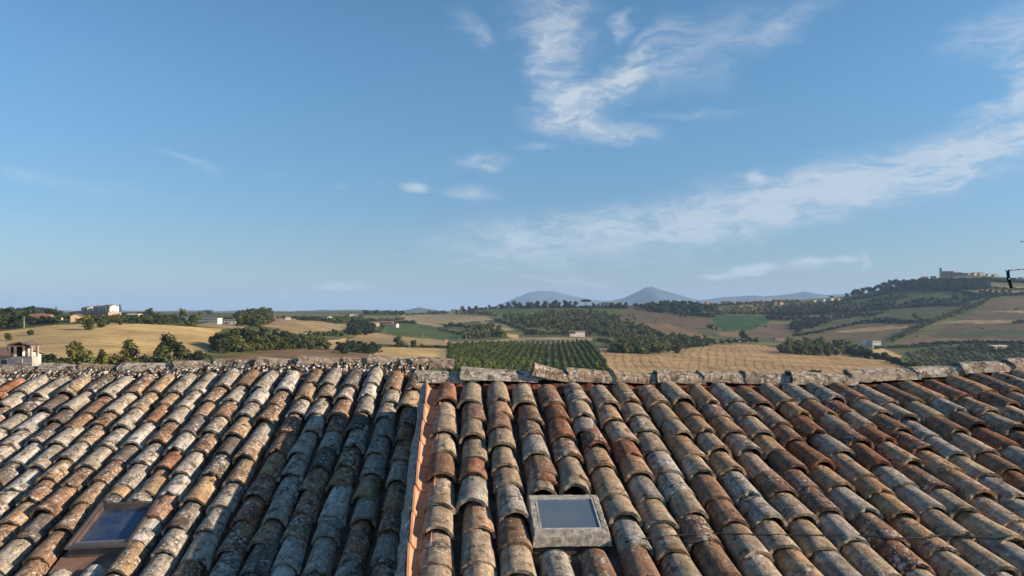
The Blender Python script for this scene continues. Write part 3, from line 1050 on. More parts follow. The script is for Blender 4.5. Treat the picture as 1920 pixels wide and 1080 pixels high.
M_CONC = plain_mat('weathered_concrete', (.37, .335, .275), .95, .42, 26.0, 1.0)
M_GLASS = glass_mat('dusty_glass', (.09, .12, .15), .14)
M_BROWNMETAL = plain_mat('brown_metal', (.115, .09, .078), .42, .22, 9.0, 0.1, metal=.25, spec=.5)
M_FLASH = plain_mat('copper_brown_flashing', (.24, .145, .10), .55, .22, 8.0, 0.1, metal=.15, spec=.4)
M_BLACK = plain_mat('black_rubber', (.018, .018, .02), .6, .2, 20.0)
M_PLASTER = plain_mat('white_plaster', (.36, .33, .285), .95, .22, 9.0, 0.5)
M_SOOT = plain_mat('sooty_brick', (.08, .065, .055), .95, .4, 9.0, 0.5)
M_STEEL = plain_mat('dark_aerial_metal', (.035, .037, .042), .5, .2, 20.0, metal=.4)
M_WHITECAP = plain_mat('white_plastic', (.8, .8, .78), .5, .05, 20.0)


def ramp_box(roof, a0, a1, t0, t1, u0, u1, inset=0.0):
    """box on the slope: u0/u1 heights above the bed at the bottom and the top"""
    vs = []
    for up, k in ((u0, 0), (u1, inset)):
        for t in (t0 + k, t1 - k):
            for a in (a0 + k, a1 - k):
                vs.append(tuple(roof.p(a, t, up)))
    return vs, [(0, 2, 3, 1), (4, 5, 7, 6), (0, 1, 5, 4), (2, 6, 7, 3), (0, 4, 6, 2), (1, 3, 7, 5)]


# right: concrete kerb cast round a pane of wired glass
sk = link('skylight', None, house_r)
A0, A1, T0, T1 = .380, .815, 4.000, 4.415
mb = MB()
fr = .045
rr = random.Random(3)


def ring_frame(roof, a0, a1, t0, t1, wa0, wa1, wt0, wt1, u0, u1, jag=0.0, n=10):
    """rectangular frame with sloping outside faces and jagged cast edges"""
    V, Fc = [], []
    def loop(a0_, a1_, t0_, t1_, up):
        pts = []
        for (pa, pt, qa, qt) in ((a0_, t0_, a1_, t0_), (a1_, t0_, a1_, t1_), (a1_, t1_, a0_, t1_), (a0_, t1_, a0_, t0_)):
            for i in range(n):
                f = i / n
                pts.append(tuple(roof.p(pa + (qa - pa) * f + rr.uniform(-jag, jag), pt + (qt - pt) * f + rr.uniform(-jag, jag), up + rr.uniform(-jag, jag))))
        return pts
    loops = [loop(a0, a1, t0, t1, u0), loop(a0 + .006, a1 - .006, t0 + .006, t1 - .006, u1 - .012), loop(a0 + .014, a1 - .014, t0 + .016, t1 - .014, u1),
             loop(a0 + wa0, a1 - wa1, t0 + wt0, t1 - wt1, u1 - .001), loop(a0 + wa0 + .004, a1 - wa1 - .004, t0 + wt0 + .004, t1 - wt1 - .004, u0 + .01)]
    m = 4 * n
    for L_ in loops:
        V.extend(L_)
    for k in range(len(loops) - 1):
        for i in range(m):
            j = (i + 1) % m
            Fc.append((k * m + i, k * m + j, (k + 1) * m + j, (k + 1) * m + i))
    return V, Fc


mb.add(*ring_frame(ROOF_R, A0, A1, T0, T1, .043, .040, .062, .03, .045, .106, .0024, 14))
mb.build('frame', M_CONC, sk)
mb = MB().add(*ramp_box(ROOF_R, A0 + .036, A1 - .034, T0 + .054, T1 - .024, .07, .096))
pane = mb.build('pane', M_GLASS, sk)
mb = MB()
for (a0, a1, t0, t1) in ((A0 + .047, A0 + .056, T0 + .066, T1 - .035), (A1 - .053, A1 - .044, T0 + .066, T1 - .035), (A0 + .056, A1 - .053, T0 + .066, T0 + .076), (A0 + .056, A1 - .053, T1 - .045, T1 - .035)):
    mb.add(*ramp_box(ROOF_R, a0, a1, t0, t1, .090, .103))
mb.build('putty', plain_mat('grey_putty', (.42, .41, .38), .9, .3, 30.0, .6), sk)
mb = MB().add(*ramp_box(ROOF_R, A0 + .012, A1 - .012, T0 + .02, T1 - .01, -.03, .06))
mb.build('flashing', M_SOOT, sk)

# left: hinged metal roof window with flashing
sk2 = link('skylight', None, house_l)
B0, B1, S0, S1 = -2.715, -2.325, 5.005, 5.445
mb = MB()
wd = .026
for (a0, a1, t0, t1) in ((B0, B0 + wd, S0, S1), (B1 - wd, B1, S0, S1), (B0 + wd, B1 - wd, S1 - wd, S1), (B0 + wd, B1 - wd, S0, S0 + wd)):
    mb.add(*ramp_box(ROOF_L, a0, a1, t0, t1, .045, .122, .0018))
mb.build('frame', M_BROWNMETAL, sk2)
mb = MB()
for (a0, a1, t0, t1) in ((B0 - .012, B0 + .012, S0 - .02, S1), (B1 - .012, B1 + .014, S0 - .02, S1), (B0 - .012, B1 + .012, S0 - .026, S0 - .002)):
    mb.add(*ramp_box(ROOF_L, a0, a1, t0, t1, .118, .132, .003))
mb.build('cover_strip', M_BROWNMETAL, sk2)
mb = MB().add(*ramp_box(ROOF_L, B0 + wd - .004, B1 - wd + .004, S0 + wd - .004, S1 - wd + .004, .06, .085))
mb.build('pane', glass_mat('clean_glass', (.018, .032, .075), .04), sk2)
mb = MB().add(*ramp_box(ROOF_L, B0 + .028, B1 - .028, S0 + .026, S0 + .048, .085, .118))
mb.build('vent_bar', plain_mat('grey_bar', (.22, .22, .23), .4, .1, 20.0, metal=.5, spec=.5), sk2)
mb = MB()
for (a0, a1, t0, t1, u) in ((B0 - .05, B1 + .055, S0 - .14, S0 + .02, .045), (B0 - .05, B0 + .01, S0, S1 + .03, .03), (B1 - .01, B1 + .06, S0, S1 + .03, .03), (B0 - .05, B1 + .06, S1, S1 + .09, .028)):
    mb.add(*ramp_box(ROOF_L, a0, a1, t0, t1, -.02, u))
mb.build('flashing', M_FLASH, sk2)

# a thin black cable lying loosely across the right-hand roof
rr = random.Random(4)
pts = []
cab = [(1172, 1016), (1200, 1011), (1240, 1007), (1290, 1002), (1340, 1000), (1400, 1002), (1460, 1003), (1530, 1004), (1600, 1003), (1635, 1006), (1670, 1010),
       (1735, 1008), (1765, 1003), (1800, 1005), (1850, 1009), (1920, 1014), (2000, 1018), (2100, 1022)]
for (px, py) in cab:
    dz = (HOR - py) / F
    kx = (px - 960) / F
    # just above the crowns of the tiles
    t = (ROOF_R.off + CREST + .012) / (dz - ROOF_R.s * (kx * ROOF_R.u.x + ROOF_R.u.y))
    for _ in range(4):
        a = ROOF_R.r.dot(Vector((kx * t, t, 0)))
        t = (ROOF_R.off + CREST + .016 + sag_right(a)) / (dz - ROOF_R.s * (kx * ROOF_R.u.x + ROOF_R.u.y))
    pts.append(Vector((kx * t, t, dz * t)))
fine = []
for i in range(len(pts) - 1):
    for f in (0, .33, .66):
        fine.append(pts[i].lerp(pts[i + 1], f))
fine.append(pts[-1])
tag(MB().tube(fine, .0058, 6).build('cable', M_BLACK, smooth=True), 'thin black cable lying across the tiles right of the concrete skylight', 'cable')


# chimney with an open canopy on the far slope of the left-hand roof
def at(px, py, d):
    return Vector(((px - 960) / F * d, d, (HOR - py) / F * d))


ch = link('chimney', None, house_l)
dch = 10.0
sc_ = dch / F
x0, x1 = at(18, 0, dch).x, at(60, 0, dch).x
zb, zt = at(0, 684, dch).z, at(0, 650, dch).z
dep = .16
y0, y1 = dch, dch + dep
mb = MB().box(x0 - .01, x1 + .01, y0 - .02, y1 + .02, zb - 1.0, zb + .015)
mb.box(x0, x1, y0, y1, zb + .015, zb + .11)
mb.build('base', M_PLASTER, ch)
mb = MB().box(x0 - .012, x0 + .18, y0 - .02, y0 + .01, zb + .02, zb + .085)
mb.build('ledge', plain_mat('stained_plaster', (.30, .27, .25), .95, .3, 12.0, .6), ch)
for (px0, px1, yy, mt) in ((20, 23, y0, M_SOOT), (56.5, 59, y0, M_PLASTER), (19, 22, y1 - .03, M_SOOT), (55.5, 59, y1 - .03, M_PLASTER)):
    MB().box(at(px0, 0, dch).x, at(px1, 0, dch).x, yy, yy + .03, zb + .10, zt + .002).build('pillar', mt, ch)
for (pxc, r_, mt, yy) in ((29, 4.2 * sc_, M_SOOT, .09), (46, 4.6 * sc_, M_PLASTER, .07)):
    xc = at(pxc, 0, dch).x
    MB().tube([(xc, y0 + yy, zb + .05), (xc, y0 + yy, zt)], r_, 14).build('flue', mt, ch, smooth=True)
M_CHCAP = plain_mat('old_chimney_tiles', (.22, .165, .13), .95, .4, 14.0, .7)
mb = MB().box(x0 + .004, x1 - .004, y0 - .03, y1 + .03, zt, zt + .022)
mb.build('cap', M_CHCAP, ch)
xm = (x0 + x1) / 2
for i in range(5):
    yy = y0 - .01 + i * .045
    for s_ in (-1, 1):
        m = Matrix.Translation((xm, yy, zt + .055)) @ Euler((0, 0, 0 if s_ < 0 else math.pi)).to_matrix().to_4x4() @ Matrix.Rotation(math.pi / 2, 4, 'Z') @ Matrix.Rotation(-.28, 4, 'X') @ Matrix.Diagonal((.28, .36, .28, 1))
        o = link('cap_tile', TILES[i], ch, m)
        o.color = (.22, .16, .125, .6)
MB().tube([at(12, 641, dch), at(14, 655, dch), at(20, 672, dch)], .0035, 5).build('wire', M_STEEL, ch)

# television aerial on a mast beyond the right-hand edge
dA = 9.2
root = link('television_aerial', None)
root.location = at(1966, 640, dA)
tag(root, 'dark television aerial with white-tipped rods at the right edge', 'aerial')
inv = Matrix.Translation(-root.location)


def part(mbx, name, mat, smooth=False):
    o = mbx.build(name, mat, root, smooth)
    o.matrix_parent_inverse = inv
    return o


mz = at(1966, 430, dA)
part(MB().tube([(mz.x, dA, -1.6), (mz.x, dA, mz.z)], .016, 8), 'mast', M_STEEL, True)
part(MB().tube([at(1890, 507, dA), at(2040, 496, dA)], .0055, 6), 'boom', M_STEEL)
part(MB().tube([at(1893, 522.5, dA), at(2040, 511, dA)], .0055, 6), 'boom', M_STEEL)
part(MB().tube([at(1913, 453, dA), at(2040, 452, dA)], .006, 6), 'boom', plain_mat('pale_aerial_metal', (.35, .38, .42), .4, .1, 20., metal=.6))
pl = [at(1887, 506, dA), at(1892, 506, dA), at(1894, 523, dA), at(1899, 540, dA), at(1894.5, 540, dA), at(1888.5, 523, dA)]
mb = MB()
for dy in (-.016, -.008, 0, .008, .016):
    off = Vector((0, dy, 0))
    mb.tube([(pl[0] + pl[1]) / 2 + off, (pl[2] + pl[5]) / 2 + off, (pl[3] + pl[4]) / 2 + off], .010, 5)
part(mb, 'reflector', M_STEEL)
for (b0, b1) in ((at(1886, 507, dA), at(2040, 496, dA)), (at(1890, 523, dA), at(2040, 512, dA))):
    L_ = (b1 - b0).length
    for i in range(0, 12):
        p_ = b0.lerp(b1, i * .087 / L_)
        part(MB().tube([p_ + Vector((0, -.02, 0)), p_ + Vector((0, .02, 0))], .0038, 5), 'element', M_STEEL)
        part(MB().tube([p_ + Vector((0, -.028, 0)), p_ + Vector((0, -.018, 0))], .0085, 6), 'end_cap', M_WHITECAP)

# ------------------------------------------------------------------ trees
def leaf_mat(name, col, var=.48):
    m, N, bs = new_mat(name, 0.85)
    bs.inputs['Specular IOR Level'].default_value = 0.12
    oi = N.n('ShaderNodeObjectInfo')
    g = N.n('ShaderNodeNewGeometry')
    nz = N.noise(g.outputs['Position'], 0.11, 3.0, 0.6)
    f = N.math('MULTIPLY', N.ramp(nz, .3, .7, 1 - var, 1 + var), N.ramp(oi.outputs['Random'], 0, 1, .78, 1.22, smooth=False))
    f = N.math('MULTIPLY', f, N.ramp(g.outputs['Random Per Island'], 0, 1, .65, 1.35, smooth=False))
    warm = N.mix(N.ramp(N.noise(g.outputs['Position'], 0.045, 2.0, .5), .42, .66), (*col, 1), (col[0] * 1.9, col[1] * 1.45, col[2] * .95, 1))
    N.put(bs.inputs['Base Color'], N.vmath('SCALE', warm, scale=f))
    # leaves let some light through
    tr = N.n('ShaderNodeBsdfTranslucent')
    N.put(tr.inputs['Color'], N.vmath('SCALE', warm, scale=f))
    mx = N.n('ShaderNodeMixShader')
    mx.inputs[0].default_value = .28
    nt = m.node_tree
    out = [n for n in nt.nodes if n.type == 'OUTPUT_MATERIAL'][0]
    nt.links.new(bs.outputs[0], mx.inputs[1])
    nt.links.new(tr.outputs[0], mx.inputs[2])
    nt.links.new(mx.outputs[0], out.inputs[0])
    return m


M_LEAF = leaf_mat('oak_leaves', (.072, .090, .032))
M_PINE = leaf_mat('dark_needles', (.030, .048, .020))
M_OLIVE = leaf_mat('plantation_leaves', (.095, .135, .05), .2)
M_SILVER = leaf_mat('olive_leaves', (.115, .130, .080), .25)
M_BARK = plain_mat('bark', (.09, .07, .05), .95, .3, 4.0)


def crown_arrays(lobes, n, size, rs, flat=.75):
    """leaf sprays on and inside the lobes: returns quads"""
    rg = np.random.default_rng(rs)
    L = np.array(lobes, float)                      # cx cy cz rx ry rz
    w = (L[:, 3] * L[:, 5])
    pick_ = rg.choice(len(L), n, p=w / w.sum())
    d = rg.normal(size=(n, 3))
    d /= np.linalg.norm(d, axis=1)[:, None]
    rad = rg.uniform(.62, 1.06, n) ** .8
    c = L[pick_, :3] + d * L[pick_, 3:6] * rad[:, None]
    nrm = d * .8 + rg.normal(size=(n, 3)) * .55 + np.array([0, 0, .25])
    nrm /= np.linalg.norm(nrm, axis=1)[:, None]
    t = np.cross(nrm, rg.normal(size=(n, 3)))
    t /= np.linalg.norm(t, axis=1)[:, None] + 1e-9
    b = np.cross(nrm, t)
    s = size * rg.uniform(.6, 1.35, n)[:, None]
    q = np.stack([c - t * s, c + b * s * flat + nrm * s * .25, c + t * s, c - b * s * flat + nrm * s * .2], 1)
    return q


def ico(sub=1):
    bm = bmesh.new()
    bmesh.ops.create_icosphere(bm, subdivisions=sub, radius=1.0)
    V = np.array([v.co[:] for v in bm.verts])
    Fc = np.array([[v.index for v in f.verts] for f in bm.faces])
    bm.free()
    return V, Fc


ICO_V, ICO_F = ico(1)


def lobes_for(kind, rs):
    r = random.Random(rs)
    out = []
    if kind == 'round':
        for k in range(9):
            a = k * 2.4 + r.uniform(-.4, .4)
            q = r.uniform(.08, .30)
            z = .20 + .64 * ((k * .618) % 1)
            rad = r.uniform(.15, .25) * (1.15 - abs(z - .5))
            out.append((q * math.cos(a), q * math.sin(a), z, rad, rad, rad * r.uniform(.75, 1.0)))
        out.append((0, 0, .50, .27, .27, .32))
    elif kind == 'tall':
        for k in range(8):
            a = k * 2.4
            z = .22 + .09 * k
            q = r.uniform(.02, .13)
            rad = r.uniform(.12, .18) * (1.2 - .75 * abs(z - .5))
            out.append((q * math.cos(a), q * math.sin(a), z, rad, rad, rad * 1.2))
    elif kind == 'bush':
        for k in range(8):
            a = k * 2.4 + r.uniform(-.4, .4)
            q = r.uniform(.12, .42)
            z = r.uniform(.10, .70)
            rad = r.uniform(.2, .32)
            out.append((q * math.cos(a), q * math.sin(a), z, rad, rad, rad * .85))
        out.append((0, 0, .36, .42, .42, .40))
    elif kind == 'cone':
        for k in range(9):
            z = .10 + .095 * k
            rad = .20 * (1.06 - z) + .02
            a = k * 2.4
            out.append((.03 * math.cos(a), .03 * math.sin(a), z, rad, rad, .09))
    elif kind == 'umbrella':
        for k in range(10):
            a = k * 2.4
            q = .42 * math.sqrt(k / 10)
            out.append((q * math.cos(a), q * math.sin(a), .80 - .12 * q + r.uniform(-.02, .03), .2, .2, .11))
    elif kind == 'orchard':
        for k in range(6):
            a = k * 2.4
            q = r.uniform(.05, .2)
            z = r.uniform(.35, .82)
            rad = r.uniform(.17, .25) * (1.2 - .5 * z)
            out.append((q * math.cos(a), q * math.sin(a), z, rad, rad, rad * 1.1))
        out.append((0, 0, .45, .27, .27, .33))
    return out


def tree_arrays(kind, rs, n, size):
    """unit-height tree: leaf quads plus added opaque inner lumps that block light and darken the crown"""
    lobes = lobes_for(kind, rs)
    q = crown_arrays(lobes, n, size, rs)
    V = [q.reshape(-1, 3)]
    Fq = [np.arange(len(q) * 4).reshape(-1, 4)]
    off = len(q) * 4
    rg = np.random.default_rng(rs + 5)
    for lb in lobes:  # lumps added inside each lobe to block light and darken the interior
        v = ICO_V * np.array(lb[3:6]) * .64 * (1 + .16 * rg.normal(size=(len(ICO_V), 1))) + np.array(lb[:3])
        V.append(v)
        f = np.concatenate([ICO_F, ICO_F[:, :1]], 1)
        Fq.append(f + off)
        off += len(v)
    return np.concatenate(V), Fq[0], np.concatenate(Fq[1:])[:, :3], lobes


def crown_mesh(name, kind, rs, n, size, mat):
    V, Fq, Ft, lobes = tree_arrays(kind, rs, n, size)
    me = bpy.data.meshes.new(name)
    me.from_pydata(V.tolist(), [], Fq.tolist() + Ft.tolist())
    me.materials.append(mat)
    me.update()
    return me, lobes


def trunk_mesh(name, kind, lobes, rs):
    r = random.Random(rs)
    mb = MB()
    top = .62 if kind != 'umbrella' else .74
    if kind == 'bush':
        top = .35
    mb.tube([(0, 0, -.06), (.008, .004, top * .5), (r.uniform(-.02, .02), r.uniform(-.02, .02), top)], [.030, .022, .012], 6)
    for lb in lobes[:5]:
        b = Vector((.006, .003, top * r.uniform(.4, .8)))
        e = Vector(lb[:3])
        mid = b.lerp(e, .5) + Vector((0, 0, -.02))
        mb.tube([b, mid, e], [.011, .008, .004], 4)
    return mesh_from(name, mb.v, mb.f, [M_BARK])


PROTO = {}
for kind, mat, cnt, n, size in (('round', M_LEAF, 4, 620, .050), ('tall', M_LEAF, 2, 480, .042), ('bush', M_LEAF, 3, 520, .075), ('cone', M_PINE, 2, 420, .040),
                                ('umbrella', M_PINE, 1, 500, .05), ('orchard', M_OLIVE, 3, 380, .055), ('dark', M_PINE, 2, 560, .052)):
    kk = 'round' if kind == 'dark' else kind
    PROTO[kind] = []
    for k in range(cnt):
        me, lobes = crown_mesh('crown', kk, 500 + 17 * k + len(kind), n, size, mat)
        PROTO[kind].append((me, trunk_mesh('trunk', kk, lobes, 900 + k)))
# the same trees, crown and trunk in one mesh, for those too far off to show their parts
FAR = {}
for kind, lst in PROTO.items():
    FAR[kind] = []
    for cm_, tm_ in lst:
        V = [tuple(v.co) for v in cm_.vertices]
        Fc = [tuple(p.vertices) for p in cm_.polygons]
        nb = len(V)
        V += [tuple(v.co) for v in tm_.vertices]
        Fc2 = [tuple(nb + i for i in p.vertices) for p in tm_.polygons]
        FAR[kind].append(mesh_from('tree', V, Fc + Fc2, [cm_.materials[0], M_BARK], [0] * len(Fc) + [1] * len(Fc2), smooth=False))

TR = random.Random(21)
ORD = ['first', 'second', 'third', 'fourth', 'fifth', 'sixth', 'seventh', 'eighth', 'ninth', 'tenth', 'eleventh', 'twelfth', 'thirteenth', 'fourteenth', 'fifteenth', 'sixteenth', 'seventeenth', 'eighteenth', 'nineteenth', 'twentieth', 'twenty-first', 'twenty-second', 'twenty-third', 'twenty-fourth', 'twenty-fifth', 'twenty-sixth']


def tree(x, y, hp, kind='round', wide=1.0, label=None, group=None, name=None, parts=False, d=None):
    """a tree whose foot is seen at (x, y), hp picture rows tall"""
    p, d = spot(x, y, d)
    h = hp * d / F
    i = TR.randrange(len(PROTO[kind]))
    m = Matrix.Translation(p) @ Matrix.Rotation(TR.uniform(0, 6.28), 4, 'Z') @ Matrix.Diagonal((h * wide, h * wide, h, 1))
    nm = name or {'bush': 'bush', 'cone': 'conifer_tree', 'umbrella': 'umbrella_pine', 'orchard': 'plantation_tree', 'tall': 'slender_tree'}.get(kind, 'tree')
    if parts:
        root = link(nm, None, None, m)
        cm_, tm_ = PROTO[kind][i]
        link('crown', cm_, root)
        link('trunk', tm_, root)
    else:
        root = link(nm, FAR[kind][i], None, m)
    tag(root, label, {'bush': 'bush'}.get(kind, 'tree'), group)
    return root


# single trees that the photograph sets apart
ONE = [
    (146, 692, 54, 'round', 1.05, 'broad leafy tree rising above the left ridge before the golden field'),
    (190, 686, 33, 'tall', 1.0, 'small pointed tree right of the broad tree below the golden field'),
    (243, 686, 52, 'tall', 1.15, 'slender twin-headed tree standing alone before the golden field'),
    (308, 690, 68, 'round', .75, 'tallest tree above the left ridge, with ragged open crown'),
    (338, 690, 52, 'round', 1.0, 'dense tree leaning against the ragged tall tree, right side'),
    (372, 692, 40, 'bush', 1.0, 'low rounded tree at the right end of the near tree row'),
    (86, 690, 30, 'bush', 1.1, 'dark bush just right of the white chimney'),
    (16, 639, 17, 'bush', .85, 'round bush in the golden field at the left edge'),
    (58, 629, 12, 'bush', .95, 'small round bush in the golden field above the chimney'),
    (167, 619, 26, 'bush', .80, 'dark round tree casting a shadow at the top of the golden field'),
    (190, 614, 22, 'bush', .85, 'second round tree behind the one casting a shadow, golden field top'),
    (360, 612, 27, 'bush', .9, 'big dark round tree below the long white building'),
    (342, 597, 20, 'round', .9, 'round tree left of the long white building on the skyline'),
    (432, 658, 46, 'round', .95, 'large dark oak at the right end of the golden field'),
    (460, 655, 44, 'dark', .95, 'tall dark oak in the middle of the belt right of the golden field'),
    (410, 650, 30, 'bush', .9, 'leftmost oak of the belt, its shadow on the golden field'),
    (537, 634, 15, 'round', .9, 'small tree left of the stone barn gable'),
    (748, 653, 25, 'round', .95, 'rounded tree standing before the tan crest field'),
    (776, 652, 17, 'bush', .75, 'low tree right of the rounded tree by the tan strip'),
    (1271, 663, 19, 'bush', .75, 'lone round tree at the top edge of the ripe wheat field'),
    (1098, 577, 17, 'umbrella', 1.15, 'broad umbrella pine on the skyline above the green meadow'),
    (105, 580, 10, 'cone', 1.0, 'small pointed conifer on the skyline left of the apartment block'),
    (225, 584, 15, 'cone', 1.3, 'dark conifer right of the apartment block'),
    (216, 586, 11, 'cone', 1.3, 'shorter conifer touching the dark conifer by the apartment block'),
    (1394, 640, 22, 'round', 1.0, 'tall tree beside the white sheds at the wheat edge'),
    (1556, 592, 9, 'bush', 1.0, 'dark round tree standing out of the hedge on the right-hand hillside'),
    (1716, 600, 13, 'round', .9, 'lone round tree above the hedge on the right-hand hillside'),
]
for (x, y, h, k, w, lab) in ONE:
    tree(x, y, h, k, w, lab, parts=(h >= 25))

# rows of look-alikes
for q_, (x, h) in enumerate(((868, 8), (880, 7), (893, 7), (918, 6), (941, 7), (953, 9), (966, 11), (975, 9), (992, 10), (1007, 11), (1021, 11), (1034, 8), (1040, 12), (1048, 9), (1060, 12), (1068, 10), (1078, 11), (1113, 8), (1122, 7), (1148, 9), (1160, 9), (1173, 9))):
    tree(x, 578, h * 1.4, TR.choice(['dark', 'round', 'bush']), TR.uniform(.85, 1.15), ORD[q_] + ' tree from the left in the skyline row above the green meadow', 'trees on the skyline above the green meadow')
for q_, x in enumerate(np.arange(684, 762, 6.5)):
    tree(x, 591, TR.uniform(8, 11), 'round', 1.25, ORD[q_] + ' tree from the left in the skyline clump left of the pale far field', 'trees on the far skyline left of the pale field')
for q_, x in enumerate((806, 812, 819, 826, 832, 857, 866)):
    tree(x, 589, TR.uniform(6, 9), 'bush', .9, ORD[q_] + ' tiny tree from the left on the skyline above the pale field', 'trees on the skyline above the pale field')
for q_, (x, y, h) in enumerate(((1560, 559, 8), (1588, 556, 9), (1600, 553, 11), (1609, 550, 12), (1618, 548, 11), (1631, 545, 11), (1641, 543, 10), (1651, 540, 10), (1663, 537, 12), (1670, 535, 13), (1677, 534, 13), (1684, 534, 12), (1694, 532, 11), (1703, 531, 10), (1713, 529, 9), (1724, 528, 9), (1735, 527, 8), (1746, 526, 8))):
    tree(x, y + 3, h * 1.15, TR.choice(['dark', 'dark', 'bush']), 1.1, ORD[q_] + ' dark tree from the left climbing the skyline to the hilltop town', 'trees climbing the skyline to the hilltop town')
for q_, (x, y) in enumerate(sorted(((1180, 593), (1187, 594), (1190, 599), (1230, 602), (1276, 595), (1285, 596), (1420, 612), (1603, 568), (1617, 560), (1687, 551), (1701, 554), (1736, 551), (1842, 618), (1905, 582), (1720, 632), (1436, 613)))):
    tree(x, y, TR.uniform(3.5, 5.5), 'bush', .95, ORD[q_] + ' from the left of the tiny bushes dotted in far fields', 'bushes dotted in the far fields')

# the plantation: straight rows of young trees behind the right-hand ridge
ORCH = [(842, 651), (1098, 644), (1112, 652), (1128, 672), (1142, 700), (1148, 722), (842, 732)]
row_dir = math.radians(3.0)
cands = []
for i in range(-60, 90):
    for j in range(0, 80):
        Xr, Yr = i * 6.4, 440 + j * 9.0
        X = Xr * math.cos(row_dir) + (Yr - 440) * math.sin(row_dir) - 18
        Y = Yr + (i % 2) * 3.0
        px = 960 + X / Y * F
        if not 835 < px < 1150:
            continue
        z = float(ground_z(px, Y))
        py = HOR - z / Y * F
        if inside(ORCH, np.array([px]), np.array([py]))[0]:
            cands.append((py, px, X, Y, z))
cands.sort(key=lambda c: c[3])
vis = [c for c in cands if c[0] < 706]
hid = [c for c in cands if c[0] >= 706]
OR_KIND = FAR['orchard']
extra = []
for k, (py, px, X, Y, z) in enumerate(vis):
    h = TR.uniform(5.8, 7.8)
    m = Matrix.Translation((X + TR.uniform(-.6, .6), Y + TR.uniform(-1.4, 1.4), z)) @ Matrix.Rotation(TR.uniform(0, 6.28), 4, 'Z') @ Matrix.Diagonal((h * .86, h * .86, h, 1))
    if k < 290:
        o = link('plantation_tree', TR.choice(OR_KIND), None, m)
        tag(o, 'young leafy tree in the straight-rowed plantation behind the ridge', 'tree', 'trees of the straight-rowed plantation')
    else:
        extra.append(m)


def mass(name, items, label, cat, mats_n=1):
    """a wood or hedge that reads as one mass: items are (proto kind, matrix)"""
    Vs, Q, off = [], [], 0
    T3 = []
    for kind, m in items:
        V, Fq, Ft = LITE[kind][TR.randrange(len(LITE[kind]))]
        M = np.array(m)
        Vs.append(V @ M[:3, :3].T + M[:3, 3])
        Q.append(Fq + off)
        T3.append(Ft + off)
        off += len(V)
    V = np.concatenate(Vs)
    Q = np.concatenate(Q)
    T = np.concatenate(T3)
    me = bpy.data.meshes.new(name)
    nq, nt3 = len(Q), len(T)
    me.vertices.add(len(V))
    me.vertices.foreach_set('co', V.astype(np.float32).ravel())
    me.loops.add(nq * 4 + nt3 * 3)
    me.loops.foreach_set('vertex_index', np.concatenate([Q.ravel(), T.ravel()]).astype(np.int32))
    me.polygons.add(nq + nt3)
    st = np.concatenate([np.arange(nq) * 4, nq * 4 + np.arange(nt3) * 3]).astype(np.int32)
    me.polygons.foreach_set('loop_start', st)
    me.materials.append(MASS_MAT[items[0][0]])
    me.update(calc_edges=True)
    me.validate()
    o = link(name, me)
    tag(o, label, cat, kind='stuff')
    return o


LITE, MASS_MAT = {}, {'round': M_LEAF, 'bush': M_LEAF, 'dark': M_PINE, 'orchard': M_OLIVE, 'silver': M_SILVER}
for kind, n, size, cnt in (('round', 200, .070, 5), ('bush', 180, .095, 4), ('dark', 190, .070, 4), ('orchard', 100, .09, 2), ('silver', 100, .11, 2)):
    kk = {'dark': 'round', 'silver': 'bush'}.get(kind, kind)
    LITE[kind] = []
    for k in range(cnt):
        V, Fq, Ft, _ = tree_arrays(kk, 700 + 31 * k + len(kind), n, size)
        LITE[kind].append((V, Fq, Ft))


def place(x, y, hp, wide, d=None):
    p, d = spot(x, y, d)
    h = hp * d / F
    return Matrix.Translation(p - Vector((0, 0, h * .07))) @ Matrix.Rotation(TR.uniform(0, 6.28), 4, 'Z') @ Matrix.Diagonal((h * wide, h * wide, h, 1))


def hedge(pts, hp, label, kind='bush', step=None, wide=1.0, name='hedgerow', cat='hedge', jitter=1.0, rows=1):
    items = []
    hp0, hp1 = hp if isinstance(hp, tuple) else (hp * .65, hp * 1.2)
    step = step or (hp0 + hp1) * .25
    wide *= 1.15
    for i in range(len(pts) - 1):
        (x0, y0), (x1, y1) = pts[i], pts[i + 1]
        n = max(1, int(math.hypot(x1 - x0, y1 - y0) / step))
        for k in range(n):
            for r_ in range(rows):
                f = (k + TR.uniform(-.4, .4)) / n
                items.append((kind, place(x0 + (x1 - x0) * f + TR.uniform(-jitter, jitter), y0 + (y1 - y0) * f + TR.uniform(-jitter, jitter) * .7, TR.uniform(hp0, hp1), wide * TR.uniform(.85, 1.25))))
    return mass(name, items, label, cat)


def wood(poly, hp, n, label, kind='round', wide=1.0, name='woodland', cat='wood'):
    xs_, ys_ = [p[0] for p in poly], [p[1] for p in poly]
    items = []
    hp0, hp1 = hp if isinstance(hp, tuple) else (hp * .7, hp * 1.2)
    n = int(n * 1.7)
    wide *= 1.12
    while len(items) < n:
        x, y = TR.uniform(min(xs_), max(xs_)), TR.uniform(min(ys_), max(ys_))
        if inside(poly, np.array([x]), np.array([y]))[0]:
            items.append((kind, place(x, y, TR.uniform(hp0, hp1), wide * TR.uniform(.85, 1.25))))
    return mass(name, items, label, cat)


if extra or hid:
    its = [('orchard', m) for m in extra]
    for (py, px, X, Y, z) in hid:
        its.append(('orchard', Matrix.Translation((X, Y, z)) @ Matrix.Rotation(TR.uniform(0, 6.28), 4, 'Z') @ Matrix.Diagonal((6.5, 6.5, 8, 1))))
    mass('plantation_trees', its, 'rest of the straight-rowed plantation hidden behind the ridge', 'trees')

